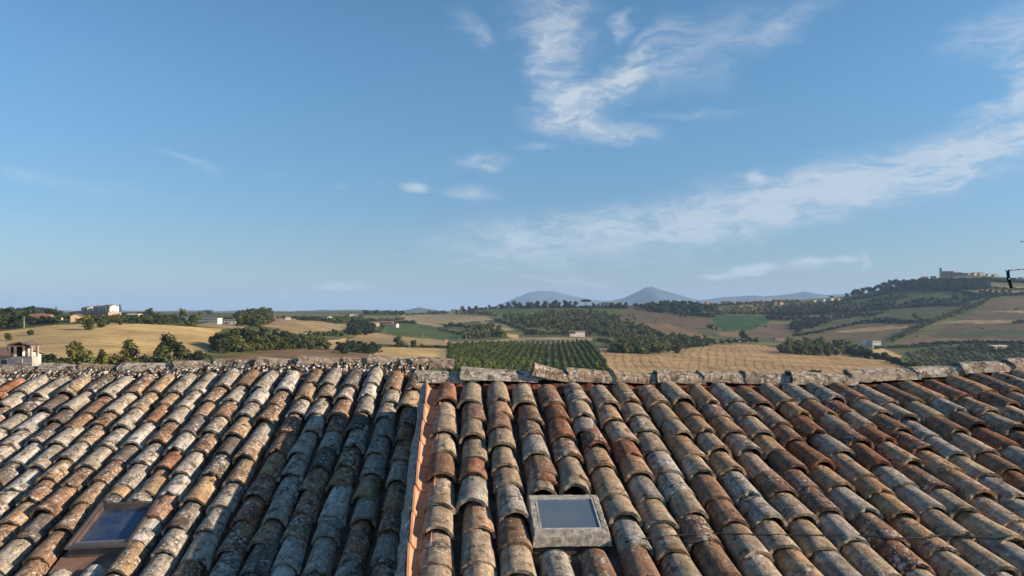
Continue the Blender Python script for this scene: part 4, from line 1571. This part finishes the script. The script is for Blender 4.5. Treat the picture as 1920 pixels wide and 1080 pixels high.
hedge([(-140, 700), (80, 694), (180, 690), (280, 690), (400, 696)], (20, 33), 'low hedge along the foot of the golden field', rows=2)
hedge([(200, 690), (300, 688), (395, 676)], (10, 20), 'scrub between the near trees under the golden field')
wood([(-260, 612), (0, 600), (55, 590), (60, 612), (0, 621), (-260, 640)], (20, 34), 90, 'dark wood beside the houses at the left edge', 'dark')
hedge([(40, 612), (80, 606), (118, 604)], (9, 15), 'dark hedge in front of the orange farmhouse', 'dark')
hedge([(-20, 590), (60, 587), (115, 588)], (7, 13), 'trees behind the orange farmhouse', 'round', name='tree_belt', cat='trees')
hedge([(155, 603), (205, 602), (265, 604), (300, 604)], (9, 16), 'bushy belt along the top of the golden field', rows=2)
hedge([(196, 598), (215, 590), (330, 598), (350, 600)], (6, 13), 'hedge below the cream houses on the skyline')
hedge([(270, 592), (300, 595)], (8, 17), 'clump of trees right of the cream houses', 'round', name='tree_clump', cat='trees')
hedge([(374, 590), (402, 589)], (8, 10), 'trees behind the long white building', 'round', name='tree_belt', cat='trees')
hedge([(375, 602), (410, 600), (450, 604)], (5, 9), 'low hedge below the long white building')
wood([(446, 596), (505, 594), (511, 606), (480, 616), (446, 612)], (18, 24), 34, 'dense clump of tall trees ending the skyline beside the tan hill', 'round', 1.0, 'tree_clump', 'trees')
wood([(398, 652), (440, 644), (510, 640), (520, 655), (470, 662), (410, 664)], (18, 34), 38, 'thick belt of oaks right of the golden field', 'round')
wood([(515, 648), (560, 642), (612, 650), (616, 657), (530, 657)], (14, 24), 30, 'belt of trees in front of the stone barn', 'round')
hedge([(495, 625), (540, 636), (570, 640)], (12, 20), 'trees on the slope left of the stone barn', 'round', name='tree_belt', cat='trees')
hedge([(585, 632), (615, 631), (640, 632), (652, 634)], (10, 16), 'hedge right of the stone barn', 'round')
wood([(610, 600), (680, 597), (685, 606), (640, 609), (612, 606)], (7, 11), 36, 'wooded strip under the far white villas', 'round')
wood([(645, 628), (664, 610), (702, 618), (704, 626), (668, 630)], (12, 19), 26, 'dark copse below the red-roofed farm', 'dark', name='copse', cat='trees')
hedge([(520, 597), (600, 598), (640, 603)], (4, 7), 'dark hedge line along the far side of the tan hill', 'dark')
wood([(628, 660), (650, 650), (718, 656), (716, 663), (640, 664)], (12, 20), 26, 'low dark thicket above the middle of the left ridge', 'dark', name='thicket', cat='bushes')
hedge([(708, 650), (735, 650), (840, 653)], (4, 8), 'low hedge between the tan strip and the yellow field')
hedge([(720, 608), (760, 606), (778, 607)], (5, 9), 'bushes in front of the red-roofed farm')
hedge([(690, 602), (705, 603), (760, 600)], (5, 8), 'trees around the red-roofed farm', 'round', name='tree_belt', cat='trees')
hedge([(712, 623), (722, 608)], (5, 7), 'young hedge rising to the red-roofed farm')
hedge([(838, 614), (860, 613), (878, 618)], (7, 12), 'dark trees right of the green meadow', 'dark', name='tree_belt', cat='trees')
wood([(860, 634), (880, 618), (935, 616), (948, 632), (900, 640)], (9, 15), 40, 'copse left of the warehouses', 'round', name='copse', cat='trees')
hedge([(820, 618), (845, 624), (866, 629)], (3, 6), 'hedge crossing the end of the green meadow', 'dark')
wood([(928, 600), (960, 594), (1010, 594), (1020, 588), (1080, 586), (1150, 594), (1170, 604), (1205, 616), (1250, 632), (1200, 636), (1130, 632), (1105, 620), (1030, 622), (1000, 618), (960, 606)], (8, 13), 330, 'large dark wood filling the hollow in the middle distance', 'round')
hedge([(866, 590), (885, 586), (920, 590), (935, 594)], (5, 8), 'hedge along the foot of the green meadow')
hedge([(985, 628), (1040, 628), (1075, 628), (1110, 630)], (5, 10), 'garden trees around the red-roofed white house', 'round', name='tree_belt', cat='trees')
wood([(1145, 655), (1160, 642), (1210, 640), (1250, 650), (1215, 658)], (12, 19), 40, 'leafy belt along the top of the ripe wheat field', 'round', name='tree_belt', cat='trees')
wood([(1210, 646), (1260, 634), (1330, 640), (1345, 646), (1280, 652)], (8, 14), 46, 'trees left of the white sheds', 'round', name='tree_belt', cat='trees')
hedge([(1350, 645), (1385, 642), (1425, 642)], (6, 12), 'trees behind the white sheds', 'round', name='tree_belt', cat='trees')
wood([(1205, 582), (1225, 573), (1300, 574), (1345, 580), (1335, 590), (1250, 588)], (9, 15), 60, 'dark wood on the skyline right of the blue mountain', 'dark')
hedge([(1325, 574), (1400, 571), (1500, 567)], (4, 7), 'gardens and trees among the far skyline houses', 'round', name='tree_belt', cat='trees')
hedge([(1310, 592), (1345, 590), (1400, 589), (1460, 590), (1530, 587), (1560, 586)], (5, 9), 'hedge along the top of the bright green crop')
wood([(1430, 588), (1500, 574), (1600, 566), (1590, 585), (1500, 592)], (6, 10), 80, 'woodland strip below the cream villas on the right', 'round')
hedge([(1440, 600), (1480, 602), (1500, 598), (1520, 606), (1500, 620), (1490, 628)], (6, 11), 'hedge right of the bright green crop', 'dark')
hedge([(1330, 616), (1345, 622), (1350, 630)], (8, 14), 'clump of trees left of the bright green crop', 'round', name='tree_clump', cat='trees')
hedge([(1450, 594), (1540, 588), (1610, 584), (1650, 582), (1700, 577), (1760, 574), (1830, 574)], (5, 9), 'long hedge running up the right-hand hillside', 'dark')
hedge([(1620, 583), (1640, 577), (1680, 575)], (8, 12), 'thick clump on the long hillside hedge', 'dark', name='tree_clump', cat='trees')
wood([(1690, 570), (1740, 562), (1790, 566), (1780, 574), (1700, 576)], (5, 8), 36, 'thicket under the bright grass on the right-hand hill', 'dark', name='thicket', cat='bushes')
hedge([(1618, 606), (1660, 606), (1690, 607), (1720, 606), (1740, 604)], (6, 10), 'dark hedge between two brown fields on the right-hand hill', 'dark')
hedge([(1676, 640), (1700, 630), (1730, 614), (1760, 602), (1790, 592), (1820, 580), (1845, 570), (1858, 560)], (7, 12), 'hedge climbing diagonally beside the big ploughed field', 'round', rows=2)
wood([(1650, 548), (1690, 536), (1760, 528), (1850, 530), (1860, 545), (1800, 546), (1770, 548), (1700, 546)], (7, 12), 120, 'dark wood below the hilltop town', 'dark')
hedge([(1790, 548), (1820, 555), (1850, 560), (1880, 556), (1930, 554), (2100, 556)], (6, 10), 'hedge along the top of the big ploughed field', 'dark')
hedge([(1900, 608), (1935, 604)], (5, 8), 'bushes at the right edge in the ploughed field', 'dark', name='bushes', cat='bushes')
wood([(1462, 664), (1475, 650), (1540, 648), (1600, 658), (1640, 666), (1600, 670)], (14, 22), 60, 'dark belt of trees behind the right end of the wheat', 'round', name='tree_belt', cat='trees')
hedge([(1600, 668), (1660, 676), (1700, 690), (1730, 698)], (9, 18), 'hedge running down to the right-hand ridge', 'dark', rows=2)
hedge([(1585, 660), (1618, 664)], (14, 20), 'poplars beside the white houses', 'round', name='tree_clump', cat='trees')
hedge([(1640, 655), (1700, 652), (1760, 650)], (5, 9), 'hedge at the foot of the ploughed hillside', 'round')
wood([(1760, 650), (1850, 648), (1960, 650), (1960, 662), (1830, 664)], (6, 11), 60, 'trees around the low yellow building', 'round', name='tree_belt', cat='trees')
hedge([(1475, 712), (1520, 706), (1545, 704)], (10, 14), 'dark hedge just above the right-hand ridge', 'dark')

# olive groves in lines on the slope at the right
items = []
for i in range(30):
    for j in range(14):
        x = 1690 + i * 11 - j * 7 + TR.uniform(-3, 3)
        y = 655 + j * 3.4 + TR.uniform(-1.2, 1.2)
        if 1700 < x < 2060 and y > 652 + (1760 - x) * .2:
            items.append(('silver', place(x, y, TR.uniform(6, 10), 1.15)))
tag(mass('olive_grove', items, 'grey-green olive grove in slanting rows above the right-hand ridge', 'olive grove'), kind='stuff')

# more cover seen between the fields
hedge([(-200, 596), (-20, 592), (60, 590), (118, 592)], (9, 17), 'wooded ground behind the houses at the left edge', 'dark', name='tree_belt', cat='trees', rows=2)
hedge([(118, 597), (160, 599), (205, 599)], (5, 9), 'shrubs at the foot of the apartment block', 'round', rows=2)
hedge([(140, 594), (160, 596), (176, 594)], (6, 11), 'dark garden trees hiding the lower floors of the apartment block', 'dark', name='tree_belt', cat='trees')
hedge([(196, 592), (212, 590)], (8, 12), 'garden trees at the right foot of the apartment block', 'dark', name='tree_belt', cat='trees')
hedge([(300, 600), (335, 602), (350, 604)], (7, 13), 'scrub left of the big dark round tree', 'round')
hedge([(760, 592), (790, 590), (840, 588)], (3, 5), 'faint far hedge behind the pale field', 'round')
hedge([(930, 604), (960, 612), (985, 622), (1010, 626)], (6, 10), 'scrub along the lower edge of the large wood', 'round', rows=2)
hedge([(1115, 640), (1140, 642), (1160, 646)], (6, 11), 'bushes right of the plantation', 'round')
hedge([(1140, 660), (1180, 662), (1220, 664)], (5, 8), 'low bushes on the upper wheat edge', 'bush')
hedge([(1190, 574), (1240, 585), (1290, 592), (1340, 596)], (5, 9), 'hedge down the brown field right of the meadow', 'dark')
wood([(1330, 580), (1400, 577), (1500, 572), (1560, 568), (1560, 580), (1440, 586), (1340, 588)], (5, 8), 90, 'broken woodland under the far skyline houses', 'round')
wood([(1485, 606), (1530, 600), (1560, 604), (1520, 618), (1480, 622)], (6, 10), 40, 'dark copse on the lower right-hand slope', 'dark', name='copse', cat='trees')
hedge([(1490, 632), (1530, 626), (1580, 614), (1620, 606)], (5, 8), 'hedge along the lower brown field on the right', 'dark')
hedge([(1700, 540), (1740, 536), (1790, 530), (1830, 528), (1880, 530), (1940, 532)], (6, 10), 'trees below the walls of the hilltop town', 'dark', name='tree_belt', cat='trees', rows=3)
hedge([(1840, 540), (1900, 545), (1960, 546)], (4, 7), 'scrub on the slope right of the hilltop town', 'round')
hedge([(1560, 590), (1620, 592), (1660, 588)], (4, 7), 'faint hedge across the olive-green hillside', 'dark')
hedge([(1580, 566), (1640, 556), (1690, 548)], (4, 7), 'scrub under the climbing skyline trees', 'dark', rows=2)
hedge([(1700, 652), (1760, 646), (1840, 644), (1930, 646)], (4, 8), 'hedge between the ploughed hillside and the olives', 'dark', rows=2)

hedge([(846, 580), (900, 579), (960, 578), (1040, 577), (1130, 577), (1180, 578)], (3, 6), 'scrub under the skyline trees above the green meadow', 'dark')
wood([(1148, 662), (1160, 652), (1215, 652), (1250, 656), (1240, 664)], (15, 25), 30, 'big leafy trees along the top edge of the wheat', 'round', name='tree_belt', cat='trees')
hedge([(1255, 660), (1300, 652), (1330, 650)], (8, 14), 'trees closing the gap left of the low polytunnel', 'round')
hedge([(-60, 606), (10, 604), (60, 606), (110, 607)], (9, 17), 'dense scrub below the orange farmhouse', 'dark', rows=2)
wood([(190, 604), (215, 598), (330, 602), (335, 609), (260, 609), (200, 610)], (9, 15), 46, 'thick bushes between the golden field and the cream houses', 'round', name='tree_belt', cat='trees')
hedge([(560, 601), (600, 602), (640, 605), (690, 606)], (5, 9), 'dark trees in front of the far villas', 'dark', rows=2)
hedge([(1640, 606), (1665, 604), (1690, 606)], (9, 13), 'taller trees in the hedge between the brown fields', 'dark', name='tree_clump', cat='trees')
hedge([(1690, 634), (1720, 620), (1750, 606)], (9, 15), 'taller trees in the diagonal hedge', 'round', name='tree_clump', cat='trees')
wood([(1440, 584), (1500, 580), (1570, 576), (1575, 588), (1500, 594), (1440, 594)], (7, 11), 60, 'dark woodland left of the olive-green hillside', 'dark')

wood([(1585, 578), (1640, 562), (1700, 554), (1700, 562), (1640, 574), (1590, 588)], (5, 9), 40, 'scrubby wood under the climbing skyline row', 'round')
wood([(1500, 602), (1560, 592), (1640, 588), (1650, 594), (1560, 602), (1510, 608)], (5, 8), 40, 'dark scrub in the fold of the right-hand slope', 'dark', name='thicket', cat='bushes')
wood([(1780, 560), (1850, 548), (1900, 548), (1860, 560), (1800, 570)], (5, 9), 36, 'wooded corner at the top of the diagonal hedge', 'dark')

# ------------------------------------------------------------------ houses in the landscape
M_W = {k: plain_mat(n, c, .9, .12, .35) for k, n, c in (
    ('white', 'white_render', (.64, .61, .55)), ('cream', 'cream_render', (.58, .49, .35)), ('yellow', 'yellow_render', (.54, .41, .23)),
    ('orange', 'orange_render', (.46, .28, .165)), ('stone', 'stone_wall', (.46, .40, .32)), ('grey', 'grey_concrete', (.33, .33, .32)), ('pink', 'pink_render', (.50, .33, .26)), ('brick_and_shade', 'brick_and_shade_wall', (.24, .18, .14)))}  # last tone is barn brick, and painted shade on the hilltop town
M_R = {k: plain_mat(n, c, .9, .25, .5) for k, n, c in (
    ('red', 'red_tiles', (.27, .12, .08)), ('brown', 'brown_tiles', (.19, .125, .095)), ('grey', 'grey_sheet_roof', (.20, .20, .205)), ('pale', 'pale_roof', (.55, .52, .48)))}
M_WIN = plain_mat('window_glass', (.035, .04, .05), .15, .2, 1.0, spec=.6)
M_DOOR = plain_mat('brown_door', (.12, .07, .045), .7, .2, 1.0)
M_SHUT = plain_mat('green_shutter', (.06, .09, .06), .8, .2, 1.0)


def house(x, y, wp, hp, label, wall='white', roof='red', yaw=0.0, depth=None, rise=.22, wins=0, floors=1, flat=False, side=True, d=None, name='house', cat='house', extra=None, group=None, door=False, ridge='x'):
    """a house whose front foot is seen at (x, y); wp x hp picture pixels for the front up to the eaves"""
    p, d = spot(x, y, d)
    w, h = wp * d / F, hp * d / F
    dp = depth or max(w * .6, 5.0)
    root = link(name, None, None, Matrix.Translation(p) @ Matrix.Rotation(yaw, 4, 'Z'))
    tag(root, label, cat, group)
    hw = w / 2
    wl = MB().box(-hw, hw, 0, dp, -3.0, h)
    rz = rise * (dp if ridge == 'x' else w)
    if not flat:
        if ridge == 'x':
            wl.add([(-hw, 0, h), (-hw, dp, h), (-hw, dp / 2, h + rz * .5 * 1.0), (hw, 0, h), (hw, dp, h), (hw, dp / 2, h + rz * .5)], [(0, 2, 1), (3, 4, 5)])
        else:
            wl.add([(-hw, 0, h), (hw, 0, h), (0, 0, h + rz * .5), (-hw, dp, h), (hw, dp, h), (0, dp, h + rz * .5)], [(0, 1, 2), (3, 5, 4)])
    wo_ = wl.build('wall', M_W[wall], root)
    if flat:
        MB().box(-hw - .3, hw + .3, -.3, dp + .3, h + .002, h + .35).build('roof', M_R[roof], root)
    elif ridge == 'y':
        MB().gable(-hw, hw, 0, dp, h, rz * .5, .45, .28).build('roof', M_R[roof], root)
    else:
        g = MB().gable(-dp / 2, dp / 2, -hw, hw, h, rz * .5, .45, .28)
        g.v = [(v[1], v[0] + dp / 2, v[2]) for v in g.v]
        g.f = [f[::-1] for f in g.f]
        g.build('roof', M_R[roof], root)
    if wins:
        fh = h / floors
        for fl in range(floors):
            for i in range(wins):
                cx = -hw + w * (i + .5) / wins
                ww, wh = min(.55, w / wins * .22), min(.75, fh * .27)
                z = fh * (fl + .52)
                wn = MB().box(cx - ww, cx + ww, -.06, .05, z - wh, z + wh).build('window', M_WIN, root)
                if w / wins * F / d > 3:
                    MB().box(cx - ww - .1, cx + ww + .1, -.16, -.002, z - wh - .16, z - wh - .02).build('sill', M_W['stone'], wn)
        if side:
            n2 = max(1, int(dp / 4.5))
            for fl in range(floors):
                for i in range(n2):
                    cy = dp * (i + .5) / n2
                    z = fh * (fl + .52)
                    MB().box(hw - .05, hw + .06, cy - .5, cy + .5, z - min(.7, fh * .25), z + min(.7, fh * .25)).build('window', M_WIN, root)
    if door:
        MB().box(-.6, .6, -.07, .05, 0, min(2.2, h * .7)).build('door', M_DOOR, root)
    if extra:
        extra(root, w, h, dp)
    return root


# left skyline
def terrace(root, w, h, dp):
    """three stepped gabled blocks with balconies"""
    for i, (fx, fw, fh) in enumerate(((-.20, .15, 1.9), (.10, .14, 2.15), (.36, .20, 2.3))):
        x0, x1 = w * (fx - fw / 2), w * (fx + fw / 2)
        z1 = h * fh
        b = MB().box(x0, x1, 4.0, dp - 1, h * .3, z1)
        b.add([(x0, 4.0, z1), (x0, dp - 1, z1), (x0, (dp + 3) / 2, z1 + 1.3), (x1, 4.0, z1), (x1, dp - 1, z1), (x1, (dp + 3) / 2, z1 + 1.3)], [(0, 2, 1), (3, 4, 5)])
        blk = b.build('block', M_W['white'], root)
        g = MB().gable(-(dp - 5) / 2, (dp - 5) / 2, x0, x1, z1, 1.3, .5, .3)
        g.v = [(v[1], v[0] + (dp + 3) / 2, v[2]) for v in g.v]
        g.f = [f[::-1] for f in g.f]
        g.build('block_roof', M_R['brown'], root)
        for fl in (.95, 1.35, 1.7):
            MB().box(x0 + .4, x1 - .4, 2.7, 3.99, h * fl - .35, h * fl - .15).build('balcony', M_W['cream'], blk)
            for k in range(2):
                cx = x0 + (x1 - x0) * (.28 + .44 * k)
                MB().box(cx - .6, cx + .6, 3.92, 4.05, h * fl, h * fl + 1.5).build('window', M_WIN, blk)
    MB().box(-w * .5, -w * .26, 1.0, 2.0, h * .95, h * 1.1).build('terrace_parapet', M_W['orange'], root)


house(166, 593, 88, 9, 'white apartment block with three stepped gabled towers on the left skyline', 'pink', 'brown', -.25, depth=16, rise=.12, wins=9, floors=2, extra=terrace, d=690, name='apartment_building', cat='apartments')
house(72, 601, 36, 10, 'long orange farmhouse below the left skyline wood', 'orange', 'red', .25, depth=11, rise=.3, wins=4, floors=1, d=620)
house(74, 587, 11, 6.5, 'little white house above the orange farmhouse', 'white', 'grey', 0, wins=2, d=700)
house(143, 604, 19, 11, 'pale yellow barn turning its gable to the golden field', 'yellow', 'brown', .42, depth=20, rise=.42, wins=1, ridge='y', d=590, name='barn', cat='barn', side=False, door=True)
house(107, 604, 12, 7, 'small cream shed between the farmhouse and the yellow barn', 'cream', 'brown', .2, wins=1, d=600, name='shed', cat='shed')
house(247, 589, 24, 8, 'cream villa right of the dark conifer', 'cream', 'pale', -.15, wins=4, floors=2, d=690)
house(244, 594, 50, 5.5, 'long low orange building in front of the cream villa', 'orange', 'pale', -.05, depth=8, flat=True, wins=8, d=670, name='building', cat='building')
house(275, 595, 10, 6, 'tiny white house right of the long orange building', 'white', 'grey', .2, wins=1, d=665)
house(345, 598, 13, 5.5, 'little white house left of the long white building', 'white', 'grey', .1, wins=2, d=790)
house(389, 595, 39, 8, 'long white two-storey building with a row of windows on the skyline', 'white', 'pale', -.06, depth=11, flat=True, wins=9, floors=2, d=800, name='building', cat='building')
house(428, 592, 38, 6.5, 'long white shed with bright gable end beside the tall clump', 'white', 'brown', .12, depth=12, rise=.25, wins=6, d=830, name='shed', cat='shed')
house(577, 633, 12, 7.5, 'lone stone barn gable in the middle of the tan hill', 'stone', 'brown', .35, depth=14, rise=.6, ridge='y', wins=1, side=False, name='barn', cat='barn')
house(540, 597, 10, 5, 'tiny villa on the skyline right of the tall clump', 'cream', 'red', .3, d=1080)
house(619, 601, 10, 6, 'white farmhouse with a steep gable on the far skyline', 'white', 'red', .3, rise=.5, ridge='y')
house(607, 600, 5, 4, 'tiny grey-white tower house left of the steep white gable', 'white', 'grey', .3)
house(663, 595, 13, 5.5, 'white villa on the far skyline above the wooded strip', 'white', 'red', .3, wins=3)
house(676, 596, 5, 3, 'tiny white shed right of the far white villa', 'white', 'grey', .3, name='shed', cat='shed')
house(703, 607, 17, 6, 'red-roofed farmhouse with a bright white end above the copse', 'stone', 'red', .5, rise=.35, wins=2, d=1250)
house(735, 604, 18, 4.5, 'low white farm building with red roof right of the farmhouse', 'white', 'red', -.3, rise=.35, wins=3, d=1280)
house(725, 601, 22, 4, 'long red-roofed barn behind the low white farm building', 'brick_and_shade', 'red', 0, rise=.3, d=1350, name='barn', cat='barn')
house(837, 638, 7, 5, 'tiny pinkish house beside the tan strip', 'pink', 'red', .2, rise=.3, d=960)
house(876, 616, 5, 3, 'tiny white hut among the dark trees right of the meadow', 'white', 'grey', 0, d=1350, name='hut', cat='hut')
house(904, 579, 11, 4, 'white building on the skyline left of the green meadow', 'white', 'pale', 0, flat=True, wins=3, d=2150, name='building', cat='building')
house(1000, 594, 4, 2.6, 'left of two tiny white huts on the wood edge', 'white', 'pale', 0, d=1850, name='hut', cat='hut')
house(1011, 595, 4, 2.6, 'right of two tiny white huts on the wood edge', 'white', 'pale', 0, d=1840, name='hut', cat='hut')
house(1088, 625, 18, 9, 'white farmhouse with a red roof in front of the large wood', 'white', 'red', .22, rise=.3, wins=4, floors=2, d=1210)
house(1074, 626, 11, 5, 'low white annex left of the red-roofed white farmhouse', 'white', 'red', .22, rise=.3, wins=2, d=1205, name='annex')
house(1012, 645, 50, 6, 'long grey warehouse behind the plantation', 'grey', 'brown', .08, depth=14, rise=.15, wins=0, d=960, name='warehouse', cat='warehouse')
house(1050, 641, 22, 6, 'cream workshop right of the grey warehouse', 'cream', 'pale', 0, flat=True, wins=3, d=1010, name='workshop', cat='workshop')
house(936, 650, 4, 6, 'tiny white hut at the back of the plantation', 'white', 'grey', 0, d=850, name='hut', cat='hut')
house(1391, 646, 15, 5, 'largest of the white sheds at the top of the wheat', 'white', 'pale', .1, flat=True, wins=2, d=1170, name='shed', cat='shed')
house(1369, 647, 8, 3, 'small cream shed left of the largest white shed', 'cream', 'pale', 0, flat=True, d=1165, name='shed', cat='shed')
house(1333, 649, 15, 2.5, 'low white polytunnel at the wheat edge', 'white', 'pale', 0, rise=.2, d=1140, name='polytunnel', cat='polytunnel')
house(1316, 638, 10, 4, 'orange-roofed cottage among the trees left of the white sheds', 'orange', 'red', .2, rise=.35, d=1240, name='cottage', cat='house')
house(1203, 640, 5, 5, 'tiny white house in the leafy belt', 'white', 'grey', 0, d=1120)
house(1462, 640, 17, 6, 'ruined pink barn left of the dark tree belt', 'pink', 'brown', 0, flat=True, d=1290, name='barn', cat='barn')
k = 0
for (x, w, c, rf) in ((1135, 16, 'stone', 'brown'), (1163, 9, 'white', 'red'), (1204, 4, 'white', 'pale'), (1217, 3, 'white', 'pale'), (1331, 13, 'pink', 'red'), (1357, 11, 'stone', 'red'), (1367, 10, 'orange', 'red'), (1386, 12, 'pink', 'red'), (1404, 9, 'stone', 'brown'), (1420, 10, 'orange', 'red'), (1432, 8, 'cream', 'red'), (1453, 10, 'orange', 'red'), (1468, 10, 'pink', 'red'), (1480, 8, 'orange', 'red')):
    y_ = float(HOR - (ground_z(x, 2500.) if x > 1300 else ground_z(x, 2150.)) * F / (2500. if x > 1300 else 2150.))
    house(x, y_ + .5, w, TR.uniform(4, 5.5), ORD[k - 4] + ' house from the left in the row along the far skyline' if x > 1300 else ORD[k] + ' pale building from the left among the skyline trees above the meadow', c, rf, TR.uniform(-.4, .4), rise=.3, wins=2 if w > 8 else 0, floors=1, side=False,
          d=2500. if x > 1300 else 2150., group='houses along the far skyline' if x > 1300 else 'buildings among the skyline trees')
    k += 1
for (x, y, w, h, c, lab) in ((1529, 556, 7, 8, 'cream', 'slim cream villa left of the pair on the right-hand skyline'), (1549, 557, 12, 9, 'white', 'bright white villa of the right-hand skyline group'), (1563, 556, 13, 10, 'cream', 'tall cream villa of the right-hand skyline group'), (1573, 556, 7, 9, 'orange', 'narrow orange house ending the right-hand skyline group'), (1456, 566, 6, 5, 'orange', 'small orange house left of the skyline villas'), (1466, 565, 7, 5, 'pink', 'small pink house left of the skyline villas')):
    house(x, y, w, h, lab, c, 'red', .35, rise=.3, wins=3, floors=2, d=2350)

# hilltop town
HT = 2560.
def hy(x):
    return float(HOR - ground_z(x, HT) * F / HT)


def tower_top(root, w, h, dp):
    MB().box(-w * .62, w * .62, -w * .12, dp + w * .12, h * .72, h * .75).build('cornice', M_W['stone'], root)
    MB().box(-w * .2, w * .2, -.1, .1, h * .80, h * .93).build('bell_opening', M_WIN, root)
    MB().add([(-w / 2, 0, h + .36), (w / 2, 0, h + .36), (w / 2, dp, h + .36), (-w / 2, dp, h + .36), (0, dp / 2, h + w * .9)], [(0, 1, 4), (1, 2, 4), (2, 3, 4), (3, 0, 4)]).build('spire', M_R['brown'], root)


house(1764, hy(1764) + 1, 3.2, hy(1764) - 504, 'tall church bell tower of the hilltop town', 'stone', 'brown', -.3, depth=5.5, flat=True, extra=tower_top, d=HT, name='bell_tower', cat='tower')
for (x, w, top, c, lab) in ((1777, 20, 507, 'brick_and_shade', 'church nave beside the bell tower of the hilltop town'), (1794, 16, 509, 'brick_and_shade', 'shaded palace right of the church in the hilltop town'), (1806, 14, 511, 'brick_and_shade', 'shaded stone houses in the middle of the hilltop town'), (1820, 10, 510, 'cream', 'cream house of the hilltop town, left one'), (1831, 11, 509, 'yellow', 'sunlit yellow house of the hilltop town'), (1841, 9, 509, 'cream', 'cream house closing the hilltop town on the right'), (1857, 11, 516, 'white', 'small white house below the right end of the hilltop town'), (1868, 10, 518, 'stone', 'low stone house at the far right of the hilltop town'), (1735, 11, 517, 'pink', 'pink house half hidden in trees left of the bell tower'), (1750, 9, 516, 'stone', 'grey house just left of the bell tower')):  # church, palace and middle houses: shade of their sunless fronts painted as darker walls
    house(x, hy(x) + 1.5, w, max(4.0, hy(x) + 1.5 - top - 4), lab, c, 'brown', TR.uniform(.1, .4) if x > 1815 else TR.uniform(-.5, -.2), rise=.25, wins=3, floors=2, d=HT)

house(1644, 652, 17, 13, 'white two-storey house in the valley at the right', 'white', 'brown', .12, rise=.18, wins=4, floors=2)
house(1626, 651, 14, 11, 'pale grey house adjoining the white valley house', 'white', 'brown', .12, rise=.18, wins=3, floors=2)
house(1877, 657, 32, 8, 'low yellow farm building above the olive grove', 'yellow', 'pale', .15, rise=.12, wins=4, name='building', cat='building')
# neighbour below the chimney
gr_ = float(HOR - ground_z(-30., 110.) * F / 110.)
house(-30, gr_, 102, gr_ - 668, 'white neighbouring house peeping out behind the chimney', 'white', 'brown', 0, rise=.25, wins=4, floors=5, d=110., depth=7)

# poles of the overhead line in the valley
M_POLE = plain_mat('pole_concrete', (.35, .34, .32), .9, .2, 2.0)
for (x, y, h, lab) in ((794, 634, 9, 'leftmost thin utility pole standing in the green meadow'), (861, 640, 8, 'middle utility pole beside the tan strip'), (874, 640, 14, 'tall utility pole left of the warehouses'), (767, 654, 12, 'utility pole by the yellow strip'), (1211, 640, 16, 'white mast rising from the leafy belt'), (45, 615, 22, 'utility pole in front of the wood at the left edge')):
    p, d = spot(x, y)
    hh = h * d / F
    root = link('utility_pole', None, None, Matrix.Translation(p))
    tag(root, lab, 'pole')
    MB().tube([(0, 0, -1), (0, 0, hh)], [.32, .2], 6).build('shaft', M_POLE, root)
    MB().box(-1.1, 1.1, -.12, .12, hh * .9, hh * .9 + .22).build('crossarm', M_POLE, root)

# a straggling flight of birds low in the sky on the left
M_BIRD = plain_mat('dark_feathers', (.03, .03, .035), .9, .2, 5.0)
bv = [(-.06, -.35, 0), (.06, -.35, 0), (0, .45, .02), (0, 0, .09), (-1.0, -.10, .30), (-.5, .16, .16), (1.0, -.10, .30), (.5, .16, .16), (0, -.05, -.08), (-.5, -.14, .14), (.5, -.14, .14)]
bf = [(0, 1, 3), (0, 3, 2), (1, 2, 3), (0, 2, 8), (1, 8, 2), (0, 8, 1), (3, 5, 9), (5, 4, 9), (3, 10, 7), (7, 10, 6), (3, 9, 0), (3, 1, 10), (2, 5, 3), (2, 3, 7)]
BIRD = mesh_from('bird', bv, bf, [M_BIRD], smooth=False)
for q_, (x, y) in enumerate(((391, 537.5), (397, 538.5), (403, 540), (409, 540), (416, 540.5), (423, 542.5), (429, 544))):
    d = 420.
    o = link('bird', BIRD, None, Matrix.Translation(at(x, y, d)) @ Euler((0, TR.uniform(-.3, .3), TR.uniform(-1.2, -.5))).to_matrix().to_4x4() @ Matrix.Scale(.62, 4))
    tag(o, ORD[q_] + ' bird from the left in the flight over the left skyline', 'bird', 'birds flying over the left skyline')

# ------------------------------------------------------------------ the air between the window and the hills
HB = MB().box(-41000, 41000, -41000, 41000, -152, 540)
hm = bpy.data.materials.new('haze')
hm.use_nodes = True
hm.node_tree.nodes.clear()
HN = NT(hm.node_tree)
pv = HN.n('ShaderNodeVolumePrincipled')
pv.inputs['Color'].default_value = (.45, .67, 1.0, 1)
pv.inputs['Density'].default_value = HAZE
pv.inputs['Anisotropy'].default_value = 0.0
ho = HN.n('ShaderNodeOutputMaterial')
hm.node_tree.links.new(pv.outputs[0], ho.inputs['Volume'])
tag(HB.build('haze', hm), kind='stuff')
